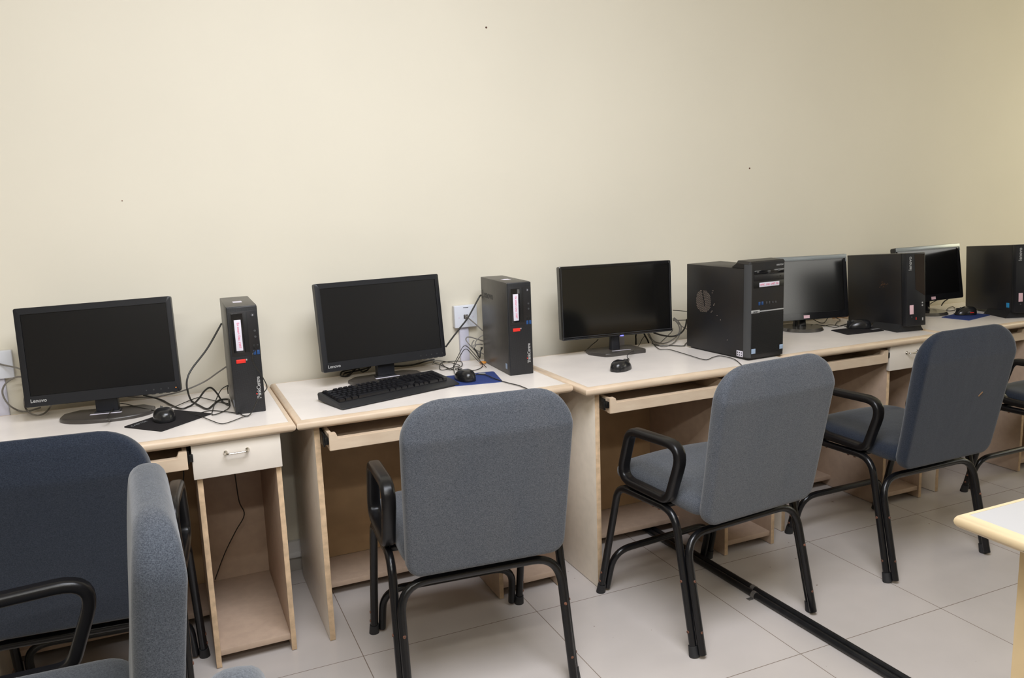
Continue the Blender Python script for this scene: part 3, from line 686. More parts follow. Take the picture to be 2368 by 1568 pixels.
def make_slim(x, y, yaw_, lean, label, blue):
    W_, D_, H_ = .099, .380, .318
    t = empty('desktop_computer', (x, y, .75), R(yaw_)); tag(t, label, 'computer', 'black tower computers')
    T = Matrix.Translation((0, 0, .030)) @ Matrix.Rotation(-R(lean), 4, 'X')
    def bb(name, m, *a, bev=.001):
        bm = bmesh.new(); box(bm, *a, bev); bmesh.ops.transform(bm, matrix=T, verts=bm.verts); return fin(name, bm, m, t)
    bb('case', BLACKC, .001, W_-.001, .034, D_, .002, H_-.001)
    bb('front_bezel', PLASTIC, 0, W_, 0, .030, 0, H_, bev=.003)
    bb('bezel_gap', DEEP, .003, W_-.003, .028, .036, .003, H_-.003)
    # angled dark drive recess, upper right
    bm = bmesh.new(); vs = [bm.verts.new(p) for p in ((.042, -.0008, H_-.006), (W_-.004, -.0008, H_-.006), (W_-.004, -.0008, .130), (.046, -.0008, .160))]
    bm.faces.new(vs); r = bmesh.ops.extrude_face_region(bm, geom=list(bm.faces))
    for v in [g for g in r['geom'] if isinstance(g, bmesh.types.BMVert)]: v.co.y += .002
    bmesh.ops.transform(bm, matrix=T, verts=bm.verts); fin('drive_cover', bm, mat('brown_black_gloss', (.022, .015, .012), .15, .6), t)
    text('brand_lettering', 'lenovo', SILVER, t, T @ basis((.019, -.0004, H_-.045), (0, 0, 1), (-1, 0, 0)), .022, .0003, bold=True)
    bb('paper_label', PINK, .014, .034, -.0009, .0005, .052, .092, bev=.0001)
    for k, z in enumerate((.100, .088)):
        bm = bmesh.new(); cyl(bm, (W_-.018, 0, z), (0, -1, 0), .0034, .0012, 16); bmesh.ops.transform(bm, matrix=T, verts=bm.verts); fin('audio_jack', bm, SILVER, t)
    bm = bmesh.new(); cyl(bm, (.024, 0, .040), (0, -1, 0), .0032, .0012, 16); bmesh.ops.transform(bm, matrix=T, verts=bm.verts); fin('power_light', bm, GREYP, t)
    bb('usb_port', SILVER, W_-.020, W_-.014, -.0008, .0005, .022, .034, bev=.0002)
    bb('red_dash', RED, .046, .049, -.0006, .0005, .026, .038, bev=.0002)
    if blue: bb('processor_sticker', mat('bright_blue_sticker', (.03, .30, .62), .3), .0002, .0014, .045, .066, .022, .044, bev=.0002)
    # flared plastic stand
    bm = bmesh.new(); pr = [(-.022, 0), (W_+.022, 0), (W_+.010, .016), (W_+.001, .034), (-.001, .034), (-.010, .016)]
    a = [bm.verts.new((x_, .035, z)) for x_, z in pr]; b = [bm.verts.new((x_, .200, z*.75)) for x_, z in pr]
    for j in range(6): bm.faces.new((a[j], a[(j+1) % 6], b[(j+1) % 6], b[j]))
    bm.faces.new(a[::-1]); bm.faces.new(b); fin('stand', bm, PLASTIC, t, angle=20)
    return t
make_slim(2.632, -.552, -7.2, 4.4, 'slim black tower with a rust-brown stain on its side, behind a black mouse mat', False)
make_slim(3.322, -.560, -20, 4.2, 'slim black tower with a blue sticker at the right edge', True)
st = bpy.data.objects  # rust stain on the nearer slim tower: real dirt on its side panel
tw = [o for o in st if o.get('label', '').startswith('slim black tower with a rust')][0]
bm = bmesh.new()
for k in range(26):
    bmesh.ops.create_icosphere(bm, subdivisions=1, radius=.0015+.002*random.random(), matrix=Matrix.Translation((.0006, .155+random.gauss(0, .012), .200+random.gauss(0, .006))) @ Matrix.Diagonal((.15, 1, 1, 1)))
fin('rust_stain', bm, mat('rust_brown', (.06, .028, .012), .8), tw)

# ---------------------------------------------------------------- keyboard
def make_keyboard():
    t = empty('keyboard', (.157, -.566, .7505), R(16.7), R(1.6)); tag(t, 'full-size black keyboard with raised keys lying on the desktop', 'keyboard')
    W_, D_ = .462, .172
    bm = bmesh.new(); pr = [(.006, 0), (.0, .003), (.002, .006), (.034, .0145), (.168, .026), (D_, .023), (D_-.004, .002)]
    rs = []
    for x, k in ((0, .94), (.004, 1), (W_-.004, 1), (W_, .94)): rs.append([bm.verts.new((x, y if k == 1 else D_/2+(y-D_/2)*.96, z*k)) for y, z in pr])
    for a, b in zip(rs, rs[1:]):
        for j in range(len(pr)): bm.faces.new((a[j], a[(j+1) % len(pr)], b[(j+1) % len(pr)], b[j]))
    bm.faces.new(rs[0][::-1]); bm.faces.new(rs[-1]); fin('keyboard_body', bm, PLASTIC, t, angle=25)
    U = .0190; cache = {}
    def keymesh(w, h=1.0):
        if (w, h) not in cache:
            bm = bmesh.new(); g = .0009; a, b = w*U-g, h*U-g
            lo = [(g, g), (a, g), (a, b), (g, b)]; i1 = .0022
            hi = [(g+i1, g+i1*.8), (a-i1, g+i1*.8), (a-i1, b-i1*1.3), (g+i1, b-i1*1.3)]
            vl = [bm.verts.new((x, y, 0)) for x, y in lo]; vh = [bm.verts.new((x, y, .0088)) for x, y in hi]
            for j in range(4): bm.faces.new((vl[j], vl[(j+1) % 4], vh[(j+1) % 4], vh[j]))
            bm.faces.new(vh); bm.faces.new(vl[::-1])
            bmesh.ops.bevel(bm, geom=[e for e in bm.edges if all(v.co.z > .008 for v in e.verts)], offset=.0011, segments=2, affect='EDGES')
            for f in bm.faces: f.smooth = False
            me = bpy.data.meshes.new('key'); bm.to_mesh(me); bm.free(); me.materials.append(KEYM); cache[w, h] = me
        return cache[w, h]
    keys = []; y0 = .040; gap = .0055
    def row(r, items, x=0.0):
        for it in items:
            if it < 0: x += -it; continue
            keys.append((.010+x*U, y0+r*U+(gap if r == 5 else 0), it, 1.0)); x += it
    g = -.25
    row(5, [1, -1, 1, 1, 1, 1, -.5, 1, 1, 1, 1, -.5, 1, 1, 1, 1, g, 1, 1, 1])
    row(4, [1]*13 + [2, g, 1, 1, 1, g, 1, 1, 1, 1])
    row(3, [1.5] + [1]*12 + [1.5, g, 1, 1, 1, g, 1, 1, 1])
    row(2, [1.75] + [1]*11 + [2.25, g, -3, g, 1, 1, 1])
    row(1, [2.25] + [1]*10 + [2.75, g, -1, 1, -1, g, 1, 1, 1])
    row(0, [1.25, 1.25, 1.25, 6.25, 1.25, 1.25, 1.25, 1.25, g, 1, 1, 1, g, 2, 1])
    keys.append((.010+21.5*U, y0+2*U, 1, 2.0)); keys.append((.010+21.5*U, y0, 1, 2.0))
    slope = math.atan2(.010, .134)
    def zat(y): return .0155+(y-.034)*math.tan(slope)
    order = sorted(keys, key=lambda k: k[1]); near, rest = order[:100], order[100:]
    for x, y, w_, h_ in near:
        o = bpy.data.objects.new('key', keymesh(w_, h_)); COL.objects.link(o); o.parent = t; o.location = (x, y, zat(y)); o.rotation_euler = (slope, 0, 0)
    if rest:
        bm = bmesh.new()
        for x, y, w_, h_ in rest:
            n0 = len(bm.verts); bm.from_mesh(keymesh(w_, h_)); bm.verts.ensure_lookup_table()
            bmesh.ops.transform(bm, matrix=Matrix.Translation((x, y, zat(y))) @ Matrix.Rotation(slope, 4, 'X'), verts=bm.verts[n0:])
        o = fin('key', bm, KEYM, t, smooth=False); o['kind'] = 'stuff'
make_keyboard()

# ---------------------------------------------------------------- mice and mats
def make_mouse(x, y, z, yaw_, label, wheel_m=GREYP, red=False):
    """nose towards +y"""
    t = empty('computer_mouse', (x, y, z), R(yaw_)); tag(t, label, 'mouse', 'black wired mice')
    bm = bmesh.new(); nu, nv = 28, 10; rings = []
    for j in range(nv+1):
        ph = (math.pi/2)*j/nv; ring = []
        for i in range(nu):
            th = 2*math.pi*i/nu; cx, cy = math.cos(th), math.sin(th)
            yy = math.copysign(abs(cy)**.85, cy)*.054; xx = math.copysign(abs(cx)**.85, cx)*(.0315-.004*(cy > 0)*cy + .001*(cy < 0))
            r = math.cos(ph)**.55 if j < nv else 0
            zz = .038*(math.sin(ph))**.9
            Y = yy*r; X = xx*r; zz = zz*(1-.28*max(0, (Y)/.054)) 
            ring.append((X, Y - .004*math.sin(ph), zz+.001))
        rings.append(ring)
    V = [[bm.verts.new(p) for p in r] for r in rings[:-1]]; topv = bm.verts.new((0, -.004, .039))
    for a, b in zip(V, V[1:]):
        for i in range(nu): bm.faces.new((a[i], a[(i+1) % nu], b[(i+1) % nu], b[i]))
    for i in range(nu): bm.faces.new((V[-1][i], V[-1][(i+1) % nu], topv))
    bm.faces.new(V[0][::-1]); fin('mouse_body', bm, MOUSE, t, angle=70)
    bm = bmesh.new(); cyl(bm, (-.003, .026, .0290), (1, 0, 0), .0075, .006, 20); fin('scroll_wheel', bm, wheel_m, t)
    bm = bmesh.new(); box(bm, -.0004, .0004, .034, .052, .010, .0335, .0002); fin('button_split', bm, DEEP, t)
    bm = bmesh.new(); cyl(bm, (0, .050, .007), (0, 1, .1), .0030, .014, 12, .0018); fin('cable_strain_relief', bm, CABK, t)
    if red: bx('red_glow_spot', RED, t, -.034, -.030, -.02, .0, .010, .014, .001)
    return t
make_mouse(-.362, -.388, .7545, 8, 'black mouse on the black mat left of the slim desktop computer')
make_mouse(.640, -.372, .7545, 8, 'black mouse on the blue mat beside the keyboard')
make_mouse(1.205, -.520, .7505, -62, 'black mouse lying directly on the desktop below the thin-framed monitor')
make_mouse(2.568, -.345, .7545, 62, 'black mouse on the black mat in front of the stained slim tower')
make_mouse(3.262, -.350, .7545, 75, 'farthest black mouse, on the farthest blue mat', red=True)
def mat_quad(q, m, label, name='mouse_mat', rad=.006):
    cx = sum(p[0] for p in q)/4; cy = sum(p[1] for p in q)/4
    P = fillet([(x-cx, y-cy, 0) for x, y in q], rad, 4, closed=True)
    t = empty(name, (cx, cy, .7503)); tag(t, label, 'mouse mat', 'mouse mats on the desks')
    extrude_outline('mat_sheet', m, t, [(p.x, p.y) for p in P], 0, .0032, .0006, 1); return t, (cx, cy)
t, c = mat_quad([(-.476, -.413), (-.371, -.528), (-.222, -.387), (-.328, -.270)], PADK, 'black mouse mat lying on the leftmost desk')
text('mat_lettering', 'CADYCE', LOGOG, t, basis((-.452+.018-c[0], -.437+.006-c[1]+.028, .0033), (.68, .74, 0), (-.74, .68, 0)), .016, .0001, shear=.2)
t, c = mat_quad([(.598, -.275), (.786, -.292), (.748, -.468), (.575, -.440)], PADB, 'blue mouse mat beside the keyboard', rad=.012)
bm = bmesh.new(); cyl(bm, (.056, .062, .0032), (0, 0, 1), .014, .0002, 24); fin('printed_emblem', bm, LOGOG, t)
t, c = mat_quad([(2.431, -.315), (2.402, -.442), (2.606, -.455), (2.640, -.330)], PADK, 'black mouse mat in front of the stained slim tower')
bx('grey_printed_strip', SILVER, t, .060, .105, -.030, -.016, .0032, .0035, .0001)
mat_quad([(3.112, -.336), (3.131, -.470), (3.345, -.420), (3.330, -.285)], PADB, 'blue mouse mat on the farthest desk')

# ---------------------------------------------------------------- wall outlets and trunking
def outlet(x0, x1, z0, z1, label):
    t = empty('network_outlet', ((x0+x1)/2, 0, z0)); tag(t, label, 'wall outlet', 'white network outlets on the wall')
    w2, h = (x1-x0)/2, z1-z0
    bx('back_box', TRUNK, t, -w2, w2, -.024, 0, 0, h, .004, 3)
    bx('face_plate', PLATE, t, -w2-.0005, w2+.0005, -.031, -.024, -.0005, h+.0005, .003, 3)
    bx('socket_opening', DEEP, t, -.010, .008, -.0316, -.030, h*.40, h*.58, .0004)
    bx('network_plug', CABG, t, -.007, .005, -.042, -.030, h*.42, h*.55, .001)
    bm = bmesh.new()
    for s in (-1, 1): cyl(bm, (s*(w2-.018), -.0312, h*.47), (0, -1, 0), .0038, .001, 16)
    fin('screw_cover', bm, PAPER, t)
    bx('label_window', GREYP, t, -.011, .011, -.0314, -.0305, h*.885, h*.915, .0002)
outlet(.733, .829, .887, .976, 'white network outlet between the keyboard desk monitor and the gunmetal computer')
outlet(-.893, -.797, .872, .963, 'white network outlet cut off by the left edge of the photo')
def trunk(x0, x1, z0, z1, label):
    bm = bmesh.new(); box(bm, x0, x1, -.016, 0, z0, z1, .001); box(bm, x0+.002, x1-.002, -.0175, -.015, z0, z1, .0008)
    o = fin('cable_trunking', bm, TRUNKL); tag(o, label, 'trunking', 'vertical cable trunking'); return o
trunk(.757, .795, .122, .887, 'lilac-white trunking running down from the outlet beside the gunmetal computer')
trunk(-.866, -.828, .122, .872, 'lilac-white trunking running down behind the leftmost monitor')
trunk(1.492, 1.528, .122, .83, 'lilac-white trunking behind the foot of the thin-framed monitor')

# ---------------------------------------------------------------- pipes on the floor
for k, (dx, lab) in enumerate(((0, 'left one of two black pipes running side by side across the floor'), (.0275, 'right one of two black pipes running side by side across the floor'))):
    p = [(1.415+dx, -.03, .0112), (1.428+dx, -.48, .0112), (1.4505+dx, -1.25, .0112), (1.475+dx, -2.05, .0112), (1.482+dx, -2.6, .0112)]
    o = tube('conduit_pipe', PIPE, None, smooth_path(p, 3), .0112, n=16); tag(o, lab, 'pipe', 'black pipes on the floor')
for k, (x, y, lab) in enumerate(((1.4425, -.992, 'grey metal clamp on the left floor pipe'), (1.4695, -.955, 'grey metal clamp on the right floor pipe'))):
    bm = bmesh.new(); a = [(.0128*math.cos(math.pi*q/12), .0128*math.sin(math.pi*q/12)) for q in range(13)]
    a = [(.026, .0012), (.0145, .0012)] + [(u, v+.0112) for u, v in a] + [(-.0145, .0012), (-.026, .0012)] if k == 9 else [(.0128, .001)] + [(u, v+.0112) for u, v in a] + [(-.0128, .001)]
    for (u0, v0), (u1, v1) in zip(a, a[1:]):
        q = [bm.verts.new((x+u0, y-.008, v0)), bm.verts.new((x+u1, y-.008, v1)), bm.verts.new((x+u1, y+.008, v1)), bm.verts.new((x+u0, y+.008, v0))]; bm.faces.new(q)
    bmesh.ops.remove_doubles(bm, verts=bm.verts, dist=1e-5)
    bmesh.ops.solidify(bm, geom=list(bm.faces), thickness=-.0014)
    box(bm, x-.030 if k == 0 else x+.0125, x-.0125 if k == 0 else x+.030, y-.008, y+.008, 0.0002, .0018, .0003) 
    tag(fin('pipe_clamp', bm, CLAMP), lab, 'clamp', 'metal clamps on the floor pipes')

# ---------------------------------------------------------------- cables
CABLES = {
    'd1_video_a': (0.0032, 'black', [(-0.151,-0.14,1.004),(-0.206,-0.15,0.924),(-0.262,-0.17,0.863),(-0.281,-0.19,0.83),(-0.283,-0.21,0.799),(-0.273,-0.18,0.754),(-0.252,-0.262,0.754),(-0.232,-0.323,0.754),(-0.212,-0.278,0.754),(-0.189,-0.217,0.754),(-0.156,-0.217,0.754),(-0.136,-0.265,0.754)]),
    'd1_video_b': (0.003, 'black', [(-0.422,-0.084,0.775),(-0.372,-0.088,0.754),(-0.337,-0.201,0.754),(-0.308,-0.273,0.754),(-0.279,-0.246,0.754),(-0.257,-0.27,0.775),(-0.232,-0.27,0.804),(-0.213,-0.26,0.81),(-0.196,-0.25,0.789),(-0.179,-0.248,0.754),(-0.165,-0.302,0.754),(-0.145,-0.279,0.754)]),
    'd1_mouse': (0.0016, 'black', [(-0.342,-0.316,0.77),(-0.322,-0.249,0.76),(-0.276,-0.158,0.754),(-0.246,-0.134,0.754),(-0.216,-0.188,0.754),(-0.18,-0.258,0.754),(-0.137,-0.284,0.754)]),
    'd1_mouse_tail': (0.0016, 'black', [(-0.516,-0.321,0.754),(-0.516,-0.389,0.778),(-0.517,-0.338,0.778),(-0.503,-0.192,0.772),(-0.485,-0.136,0.765),(-0.433,-0.223,0.765),(-0.386,-0.286,0.76),(-0.376,-0.324,0.765)]),
    'd1_front_usb': (0.0016, 'black', [(-0.078,-0.442,0.952),(-0.09,-0.475,0.947),(-0.093,-0.472,0.926),(-0.085,-0.465,0.903),(-0.069,-0.455,0.873),(-0.055,-0.455,0.836),(-0.061,-0.46,0.821),(-0.087,-0.47,0.798),(-0.106,-0.475,0.766),(-0.119,-0.482,0.754),(-0.134,-0.478,0.754),(-0.144,-0.444,0.754),(-0.182,-0.392,0.754),(-0.226,-0.351,0.754),(-0.257,-0.365,0.754),(-0.287,-0.354,0.754)]),
    'd1_loop': (0.0014, 'black', [(-0.12,-0.49,0.754),(-0.138,-0.494,0.754),(-0.178,-0.532,0.754),(-0.205,-0.541,0.754),(-0.23,-0.484,0.754),(-0.246,-0.44,0.754),(-0.27,-0.386,0.754)]),
    'd1_thin_loop': (0.0016, 'black', [(-0.128,-0.25,0.78),(-0.143,-0.25,0.8),(-0.158,-0.25,0.808),(-0.18,-0.27,0.802),(-0.2,-0.32,0.785),(-0.216,-0.342,0.754),(-0.222,-0.408,0.754),(-0.203,-0.405,0.754),(-0.172,-0.359,0.754),(-0.153,-0.304,0.754)]),
    'd1_network': (0.0028, 'grey', [(-0.832,-0.035,0.922),(-0.812,-0.05,0.917),(-0.786,-0.08,0.914),(-0.762,-0.12,0.911),(-0.739,-0.15,0.904)]),
    'd1_net_loop': (0.0028, 'grey', [(-0.751,-0.12,0.884),(-0.777,-0.1,0.885),(-0.8,-0.08,0.876),(-0.821,-0.07,0.859),(-0.832,-0.06,0.836),(-0.831,-0.05,0.81),(-0.82,-0.04,0.782),(-0.803,-0.012,0.758),(-0.776,-0.041,0.757),(-0.756,-0.024,0.757),(-0.738,-0.012,0.759)]),
    'd1_net_small_loop': (0.0028, 'grey', [(-0.749,-0.13,0.844),(-0.76,-0.13,0.827),(-0.767,-0.12,0.806),(-0.781,-0.012,0.761),(-0.759,-0.08,0.757),(-0.735,-0.122,0.757),(-0.718,-0.104,0.757),(-0.709,-0.049,0.76),(-0.69,-0.14,0.791)]),
    'd1_net_right': (0.0026, 'grey', [(-0.473,-0.012,0.761),(-0.396,-0.041,0.754),(-0.35,-0.026,0.754),(-0.287,-0.09,0.777),(-0.223,-0.1,0.801),(-0.179,-0.12,0.831),(-0.147,-0.14,0.853)]),
    'd1_pedestal': (0.002, 'black', [(-0.157,-0.15,0.502),(-0.156,-0.15,0.446),(-0.151,-0.14,0.361),(-0.138,-0.14,0.309),(-0.172,-0.14,0.254),(-0.216,-0.13,0.174),(-0.257,-0.12,0.079)]),
    'd1_under_tray': (0.002, 'black', [(-0.332,-0.3,0.583),(-0.323,-0.3,0.552),(-0.326,-0.3,0.523),(-0.334,-0.3,0.494)]),
    'd2_video': (0.0032, 'black', [(0.826,-0.09,1.019),(0.822,-0.08,1.01),(0.786,-0.1,0.969),(0.752,-0.12,0.934),(0.712,-0.14,0.903),(0.674,-0.16,0.873),(0.639,-0.18,0.845)]),
    'd2_network': (0.0026, 'grey', [(0.773,-0.035,0.939),(0.783,-0.05,0.927),(0.805,-0.07,0.903),(0.832,-0.08,0.874)]),
    'd2_net_loop': (0.0024, 'grey', [(0.837,-0.07,0.83),(0.807,-0.07,0.842),(0.782,-0.07,0.852),(0.766,-0.07,0.853),(0.762,-0.07,0.842),(0.769,-0.08,0.828),(0.786,-0.08,0.809),(0.812,-0.08,0.791),(0.831,-0.08,0.779)]),
    'd2_net_loop2': (0.002, 'grey', [(0.83,-0.09,0.859),(0.813,-0.09,0.851),(0.79,-0.1,0.835),(0.791,-0.1,0.821),(0.779,-0.1,0.81),(0.791,-0.1,0.799),(0.806,-0.1,0.783),(0.818,-0.1,0.767)]),
    'd2_net_loop3': (0.0024, 'grey', [(0.825,-0.1,0.82),(0.808,-0.1,0.825),(0.785,-0.1,0.824),(0.775,-0.1,0.818),(0.78,-0.09,0.831),(0.789,-0.09,0.842)]),
    'd2_black_hook': (0.003, 'black', [(0.819,-0.12,0.814),(0.806,-0.13,0.815),(0.795,-0.14,0.805),(0.79,-0.14,0.779),(0.786,-0.12,0.798),(0.784,-0.1,0.81)]),
    'd2_mouse_a': (0.0015, 'black', [(0.606,-0.367,0.775),(0.648,-0.238,0.76),(0.676,-0.148,0.754),(0.665,-0.2,0.784),(0.688,-0.18,0.806),(0.708,-0.17,0.831),(0.72,-0.17,0.839),(0.733,-0.17,0.831),(0.753,-0.18,0.805),(0.779,-0.18,0.771),(0.787,-0.215,0.754)]),
    'd2_mouse_b': (0.0015, 'black', [(0.671,-0.158,0.754),(0.667,-0.2,0.777),(0.698,-0.18,0.808),(0.715,-0.17,0.823),(0.728,-0.17,0.824),(0.742,-0.17,0.808),(0.762,-0.18,0.782),(0.795,-0.151,0.754),(0.778,-0.195,0.754),(0.739,-0.236,0.754),(0.689,-0.236,0.754),(0.673,-0.18,0.754),(0.707,-0.148,0.754),(0.733,-0.096,0.754),(0.74,-0.043,0.754),(0.69,-0.025,0.754),(0.664,-0.05,0.754),(0.651,-0.166,0.754),(0.661,-0.185,0.754)]),
    'd2_coil': (0.0015, 'black', [(0.663,-0.18,0.754),(0.655,-0.127,0.754),(0.65,-0.069,0.754),(0.641,-0.014,0.754),(0.646,-0.012,0.76),(0.669,-0.012,0.758),(0.703,-0.062,0.754),(0.711,-0.124,0.754),(0.673,-0.146,0.754),(0.635,-0.168,0.754),(0.621,-0.153,0.754),(0.644,-0.079,0.754),(0.672,-0.027,0.754),(0.702,-0.029,0.754)]),
    'd2_keyboard': (0.0018, 'black', [(0.658,-0.347,0.765),(0.695,-0.324,0.758),(0.72,-0.346,0.758),(0.729,-0.365,0.758),(0.731,-0.425,0.758),(0.744,-0.466,0.754),(0.755,-0.517,0.754),(0.768,-0.565,0.754),(0.772,-0.628,0.754)]),
    'd2_power': (0.0032, 'black', [(0.468,-0.012,0.76),(0.517,-0.012,0.755),(0.564,-0.012,0.756),(0.613,-0.012,0.764),(0.645,-0.012,0.767)]),
    'd2_left_coil': (0.003, 'black', [(0.369,-0.077,0.78),(0.368,-0.013,0.754),(0.349,-0.028,0.754),(0.341,-0.012,0.762),(0.322,-0.046,0.775),(0.313,-0.012,0.755),(0.284,-0.066,0.754),(0.26,-0.051,0.754),(0.272,-0.012,0.76),(0.294,-0.012,0.765),(0.309,-0.037,0.77)]),
    'd2_left_coil2': (0.003, 'black', [(0.323,-0.018,0.77),(0.308,-0.015,0.754),(0.271,-0.071,0.754),(0.283,-0.013,0.754),(0.333,-0.012,0.758),(0.379,-0.012,0.765)]),
    'd2_base_cord': (0.0018, 'black', [(0.394,-0.344,0.776),(0.433,-0.287,0.772),(0.461,-0.273,0.765),(0.485,-0.271,0.757)]),
    'd3_power_drop': (0.0035, 'black', [(1.563,-0.055,0.782),(1.562,-0.055,0.762),(1.562,-0.055,0.733),(1.562,-0.055,0.712)]),
    'd3_video_drop': (0.0035, 'black', [(1.602,-0.06,0.788),(1.611,-0.06,0.767),(1.623,-0.055,0.751),(1.63,-0.055,0.732),(1.634,-0.055,0.715)]),
    'd3_mouse': (0.0015, 'black', [(1.236,-0.522,0.775),(1.295,-0.428,0.765),(1.286,-0.431,0.773),(1.315,-0.389,0.774),(1.397,-0.297,0.766),(1.467,-0.207,0.754),(1.529,-0.14,0.758),(1.546,-0.13,0.774),(1.57,-0.12,0.79)]),
    'd3_front': (0.0016, 'black', [(1.608,-0.1,0.773),(1.589,-0.15,0.754),(1.54,-0.266,0.754),(1.553,-0.287,0.754),(1.568,-0.312,0.754),(1.561,-0.444,0.754),(1.558,-0.553,0.754),(1.611,-0.532,0.754),(1.648,-0.522,0.754),(1.659,-0.551,0.754),(1.653,-0.612,0.754),(1.602,-0.718,0.754)]),
    'd3_left': (0.0018, 'black', [(1.364,-0.07,0.784),(1.355,-0.07,0.776),(1.333,-0.07,0.763),(1.301,-0.093,0.754),(1.26,-0.139,0.754)]),
    'd3_loop_a': (0.0026, 'grey', [(1.594,-0.1,0.789),(1.611,-0.1,0.763),(1.593,-0.17,0.754),(1.587,-0.228,0.754),(1.646,-0.207,0.754),(1.741,-0.12,0.763),(1.756,-0.12,0.801),(1.741,-0.12,0.832),(1.718,-0.12,0.851)]),
    'd3_loop_b': (0.0026, 'grey', [(1.606,-0.09,0.789),(1.622,-0.1,0.757),(1.618,-0.165,0.754),(1.665,-0.155,0.754),(1.73,-0.12,0.766),(1.747,-0.12,0.792),(1.738,-0.12,0.822),(1.712,-0.12,0.847)]),
    'd3_loop_c': (0.0022, 'grey', [(1.729,-0.1,0.845),(1.755,-0.1,0.821),(1.779,-0.1,0.801),(1.802,-0.1,0.789)]),
    'd3_power': (0.0036, 'black', [(1.605,-0.13,0.797),(1.653,-0.13,0.78),(1.705,-0.13,0.771),(1.739,-0.14,0.783),(1.748,-0.16,0.812),(1.742,-0.18,0.849)]),
    'd3_line_a': (0.0016, 'black', [(1.754,-0.06,0.874),(1.789,-0.06,0.869),(1.834,-0.06,0.862)]),
    'd3_line_b': (0.0016, 'black', [(1.754,-0.06,0.828),(1.789,-0.06,0.826),(1.834,-0.06,0.823)]),
    'd3_low': (0.0022, 'black', [(1.592,-0.137,0.754),(1.578,-0.191,0.754),(1.617,-0.224,0.754),(1.659,-0.269,0.754),(1.692,-0.239,0.754),(1.732,-0.202,0.754)]),
    'd3_thin': (0.0015, 'black', [(1.63,-0.147,0.754),(1.697,-0.1,0.769),(1.72,-0.1,0.787),(1.726,-0.1,0.801)]),
    'd4_a': (0.0018, 'black', [(2.36,-0.1,0.758),(2.361,-0.131,0.754),(2.411,-0.106,0.754),(2.418,-0.12,0.778)]),
    'd4_b': (0.002, 'black', [(2.483,-0.14,0.783),(2.531,-0.13,0.759),(2.547,-0.153,0.754),(2.603,-0.12,0.767),(2.6,-0.13,0.784)]),
    'd4_c': (0.0016, 'black', [(2.44,-0.169,0.754),(2.491,-0.165,0.754),(2.484,-0.214,0.754),(2.535,-0.211,0.754),(2.538,-0.262,0.754),(2.589,-0.251,0.754),(2.619,-0.249,0.754)]),
    'd4_d': (0.0018, 'black', [(2.637,-0.1,0.775),(2.68,-0.1,0.76),(2.674,-0.131,0.754),(2.612,-0.172,0.754),(2.546,-0.227,0.754)]),
    'd4_mouse': (0.0015, 'black', [(2.609,-0.333,0.765),(2.646,-0.236,0.757),(2.557,-0.254,0.754),(2.493,-0.278,0.754),(2.497,-0.221,0.754),(2.484,-0.175,0.754)]),
    'd5_a': (0.002, 'black', [(3.314,-0.1,0.77),(3.342,-0.1,0.782),(3.35,-0.12,0.795)]),
    'd5_b': (0.003, 'black', [(3.407,-0.1,0.759),(3.425,-0.1,0.778),(3.428,-0.12,0.794)]),
    'd5_c': (0.002, 'black', [(3.285,-0.116,0.754),(3.309,-0.151,0.754),(3.297,-0.204,0.754),(3.314,-0.232,0.754),(3.367,-0.213,0.754),(3.44,-0.144,0.754),(3.405,-0.148,0.754),(3.304,-0.209,0.754),(3.252,-0.243,0.754)]),
}
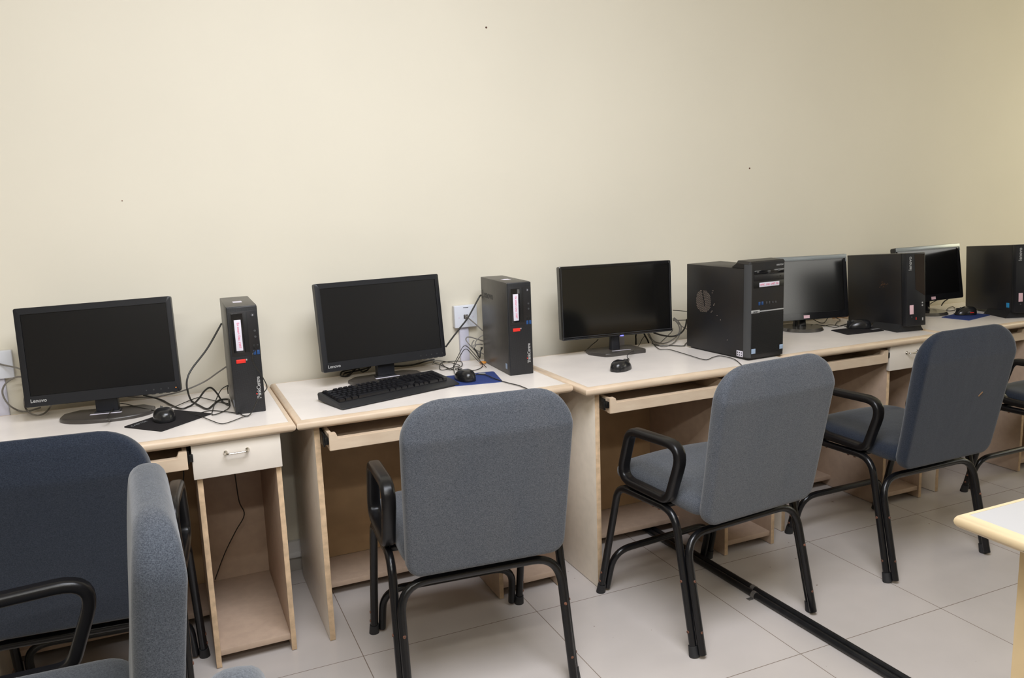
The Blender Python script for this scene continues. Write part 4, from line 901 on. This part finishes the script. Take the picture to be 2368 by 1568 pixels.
CLAB = {
 'd1_video_a': 'thick black cable curving down from the back of the slim computer with white label',
 'd1_video_b': 'thick black cable arching up in a hump beside the black mouse mat',
 'd1_mouse': 'thin black mouse cable running back from the mouse on the leftmost desk',
 'd1_mouse_tail': 'thin black cable crossing the foot of the leftmost monitor',
 'd1_front_usb': 'thin black cable from the front port of the slim computer, bulging past its right side',
 'd1_loop': 'thin black cable loop on the desktop in front of the slim computer',
 'd1_thin_loop': 'thin black cable loop left of the slim computer on the leftmost desk',
 'd1_network': 'grey network cable leaving the left-edge outlet',
 'd1_net_loop': 'large loop of grey cable left of the leftmost monitor',
 'd1_net_small_loop': 'small loop of grey cable under the lettering of the leftmost monitor',
 'd1_net_right': 'grey cable rising from behind the leftmost monitor to the slim computer',
 'd1_pedestal': 'black cable hanging down inside the open pedestal of the leftmost desk',
 'd1_under_tray': 'short black cable hanging below the keyboard tray of the leftmost desk',
 'd2_video': 'thick black cable slanting from the gunmetal computer to the monitor in front of the outlet',
 'd2_network': 'grey network cable plugged into the outlet beside the gunmetal computer',
 'd2_net_loop': 'wide grey cable loop behind the gunmetal computer',
 'd2_net_loop2': 'thin grey cable zigzagging beside the trunking behind the gunmetal computer',
 'd2_net_loop3': 'small curled grey cable behind the gunmetal computer',
 'd2_black_hook': 'black hooked cable at the rear edge of the gunmetal computer',
 'd2_mouse_a': 'taller of two thin black cables peaking in front of the trunking',
 'd2_mouse_b': 'lower of two thin black cables peaking in front of the trunking',
 'd2_coil': 'loosely coiled thin black cable on the desktop behind the blue mat',
 'd2_keyboard': 'black cable crossing the blue mat and running to the front edge of the desk',
 'd2_power': 'black cable on the desktop right of the neck of the monitor behind the keyboard',
 'd2_left_coil': 'black cable bundle left of the foot of the monitor behind the keyboard',
 'd2_left_coil2': 'black cable loop under the lettering of the monitor behind the keyboard',
 'd2_base_cord': 'short black cord crossing the foot of the monitor behind the keyboard',
 'd3_power_drop': 'black cable hanging straight down behind the thin-framed monitor, nearer its foot',
 'd3_video_drop': 'black cable slanting down behind the right half of the thin-framed monitor',
 'd3_mouse': 'thin black cable of the mouse lying on the bare desktop',
 'd3_front': 'thin black cable zigzagging along the desktop to the front of the big tower',
 'd3_left': 'thin black cable coming down left of the foot of the thin-framed monitor',
 'd3_loop_a': 'outer grey cable loop between the thin-framed monitor and the big tower',
 'd3_loop_b': 'inner grey cable loop between the thin-framed monitor and the big tower',
 'd3_loop_c': 'short grey cable slanting down towards the rear of the big tower',
 'd3_power': 'thick black cable sagging between the thin-framed monitor and the big tower',
 'd3_line_a': 'upper of two level thin cables behind the big tower',
 'd3_line_b': 'lower of two level thin cables behind the big tower',
 'd3_low': 'black cable lying along the back of the desktop to the foot of the big tower',
 'd3_thin': 'short thin cable crossing the grey loops beside the big tower',
 'd4_a': 'thin black cable sagging left of the neck of the round-footed monitor by the big tower',
 'd4_b': 'black cable loop right of the neck of the round-footed monitor by the big tower',
 'd4_c': 'wavy thin black cable on the desktop right of the round-footed monitor',
 'd4_d': 'black cable dropping down left of the stained slim tower',
 'd4_mouse': 'cable of the mouse in front of the stained slim tower',
 'd5_a': 'short black cable under the left end of the farthest monitor',
 'd5_b': 'black forked cable under the right half of the farthest monitor',
 'd5_c': 'black cable loop lying beneath the farthest monitor',
}
PRE = {'d3_power_drop': [(1.50, -.19, .90), (1.555, -.10, .86)], 'd3_video_drop': [(1.56, -.19, .90), (1.590, -.10, .84)],
       'd1_pedestal': [(-.156, -.15, .72), (-.158, -.15, .60)], 'd1_under_tray': [(-.335, -.30, .66), (-.334, -.30, .62)]}
POST = {'d3_power_drop': [(1.562, -.055, .5), (1.54, -.05, .25)], 'd3_video_drop': [(1.634, -.055, .5), (1.60, -.05, .25)]}
def outside(p):
    # keep cables clear of the two slim computers: past the left side or behind the back
    x, y, z = p
    for a, b, c, d in ((-.1565, -.060, -.437, -.139), (.8085, .906, -.393, -.090)):
        if a < x < b and c < y < d and .745 < z < 1.09:
            return (a-.003, y, z) if x-a < d-y else (x, d+.004, z)
    return p
for k, (r, kind, pts) in CABLES.items():
    pts = PRE.get(k, []) + pts + POST.get(k, [])
    pts = [outside(p) for p in pts]
    fixed = [(x, y, z if z > .76 or z < .752 else max(z, .7505+r+.0002)) for x, y, z in pts]
    sp = smooth_path(fixed, 6)
    if min(z for _, _, z in fixed) > .75:
        for v in sp: v.z = max(v.z, .7503+r)
    for v in sp: v.y = min(v.y, -.002-r)
    o = tube('cable', CABK if kind == 'black' else CABG, None, sp, r, n=8)
    tag(o, CLAB[k], 'cable', 'loose computer cables')
bm = bmesh.new(); sweep(bm, [(.805+.011*math.cos(a), -.135+.011*math.sin(a), .7575) for a in [2*math.pi*q/16 for q in range(16)]], circ(.0032, 8), closed=True)
tag(fin('cable_tie', bm, ORANGE), 'orange-yellow tie around the cables behind the blue mat', 'cable tie')
bm = bmesh.new(); box(bm, 2.70, 2.80, -.062, -.05, .7505, .762, .002)
tag(fin('cable_tie', bm, ORANGE), 'orange strip lying behind the stained slim tower', 'strip')
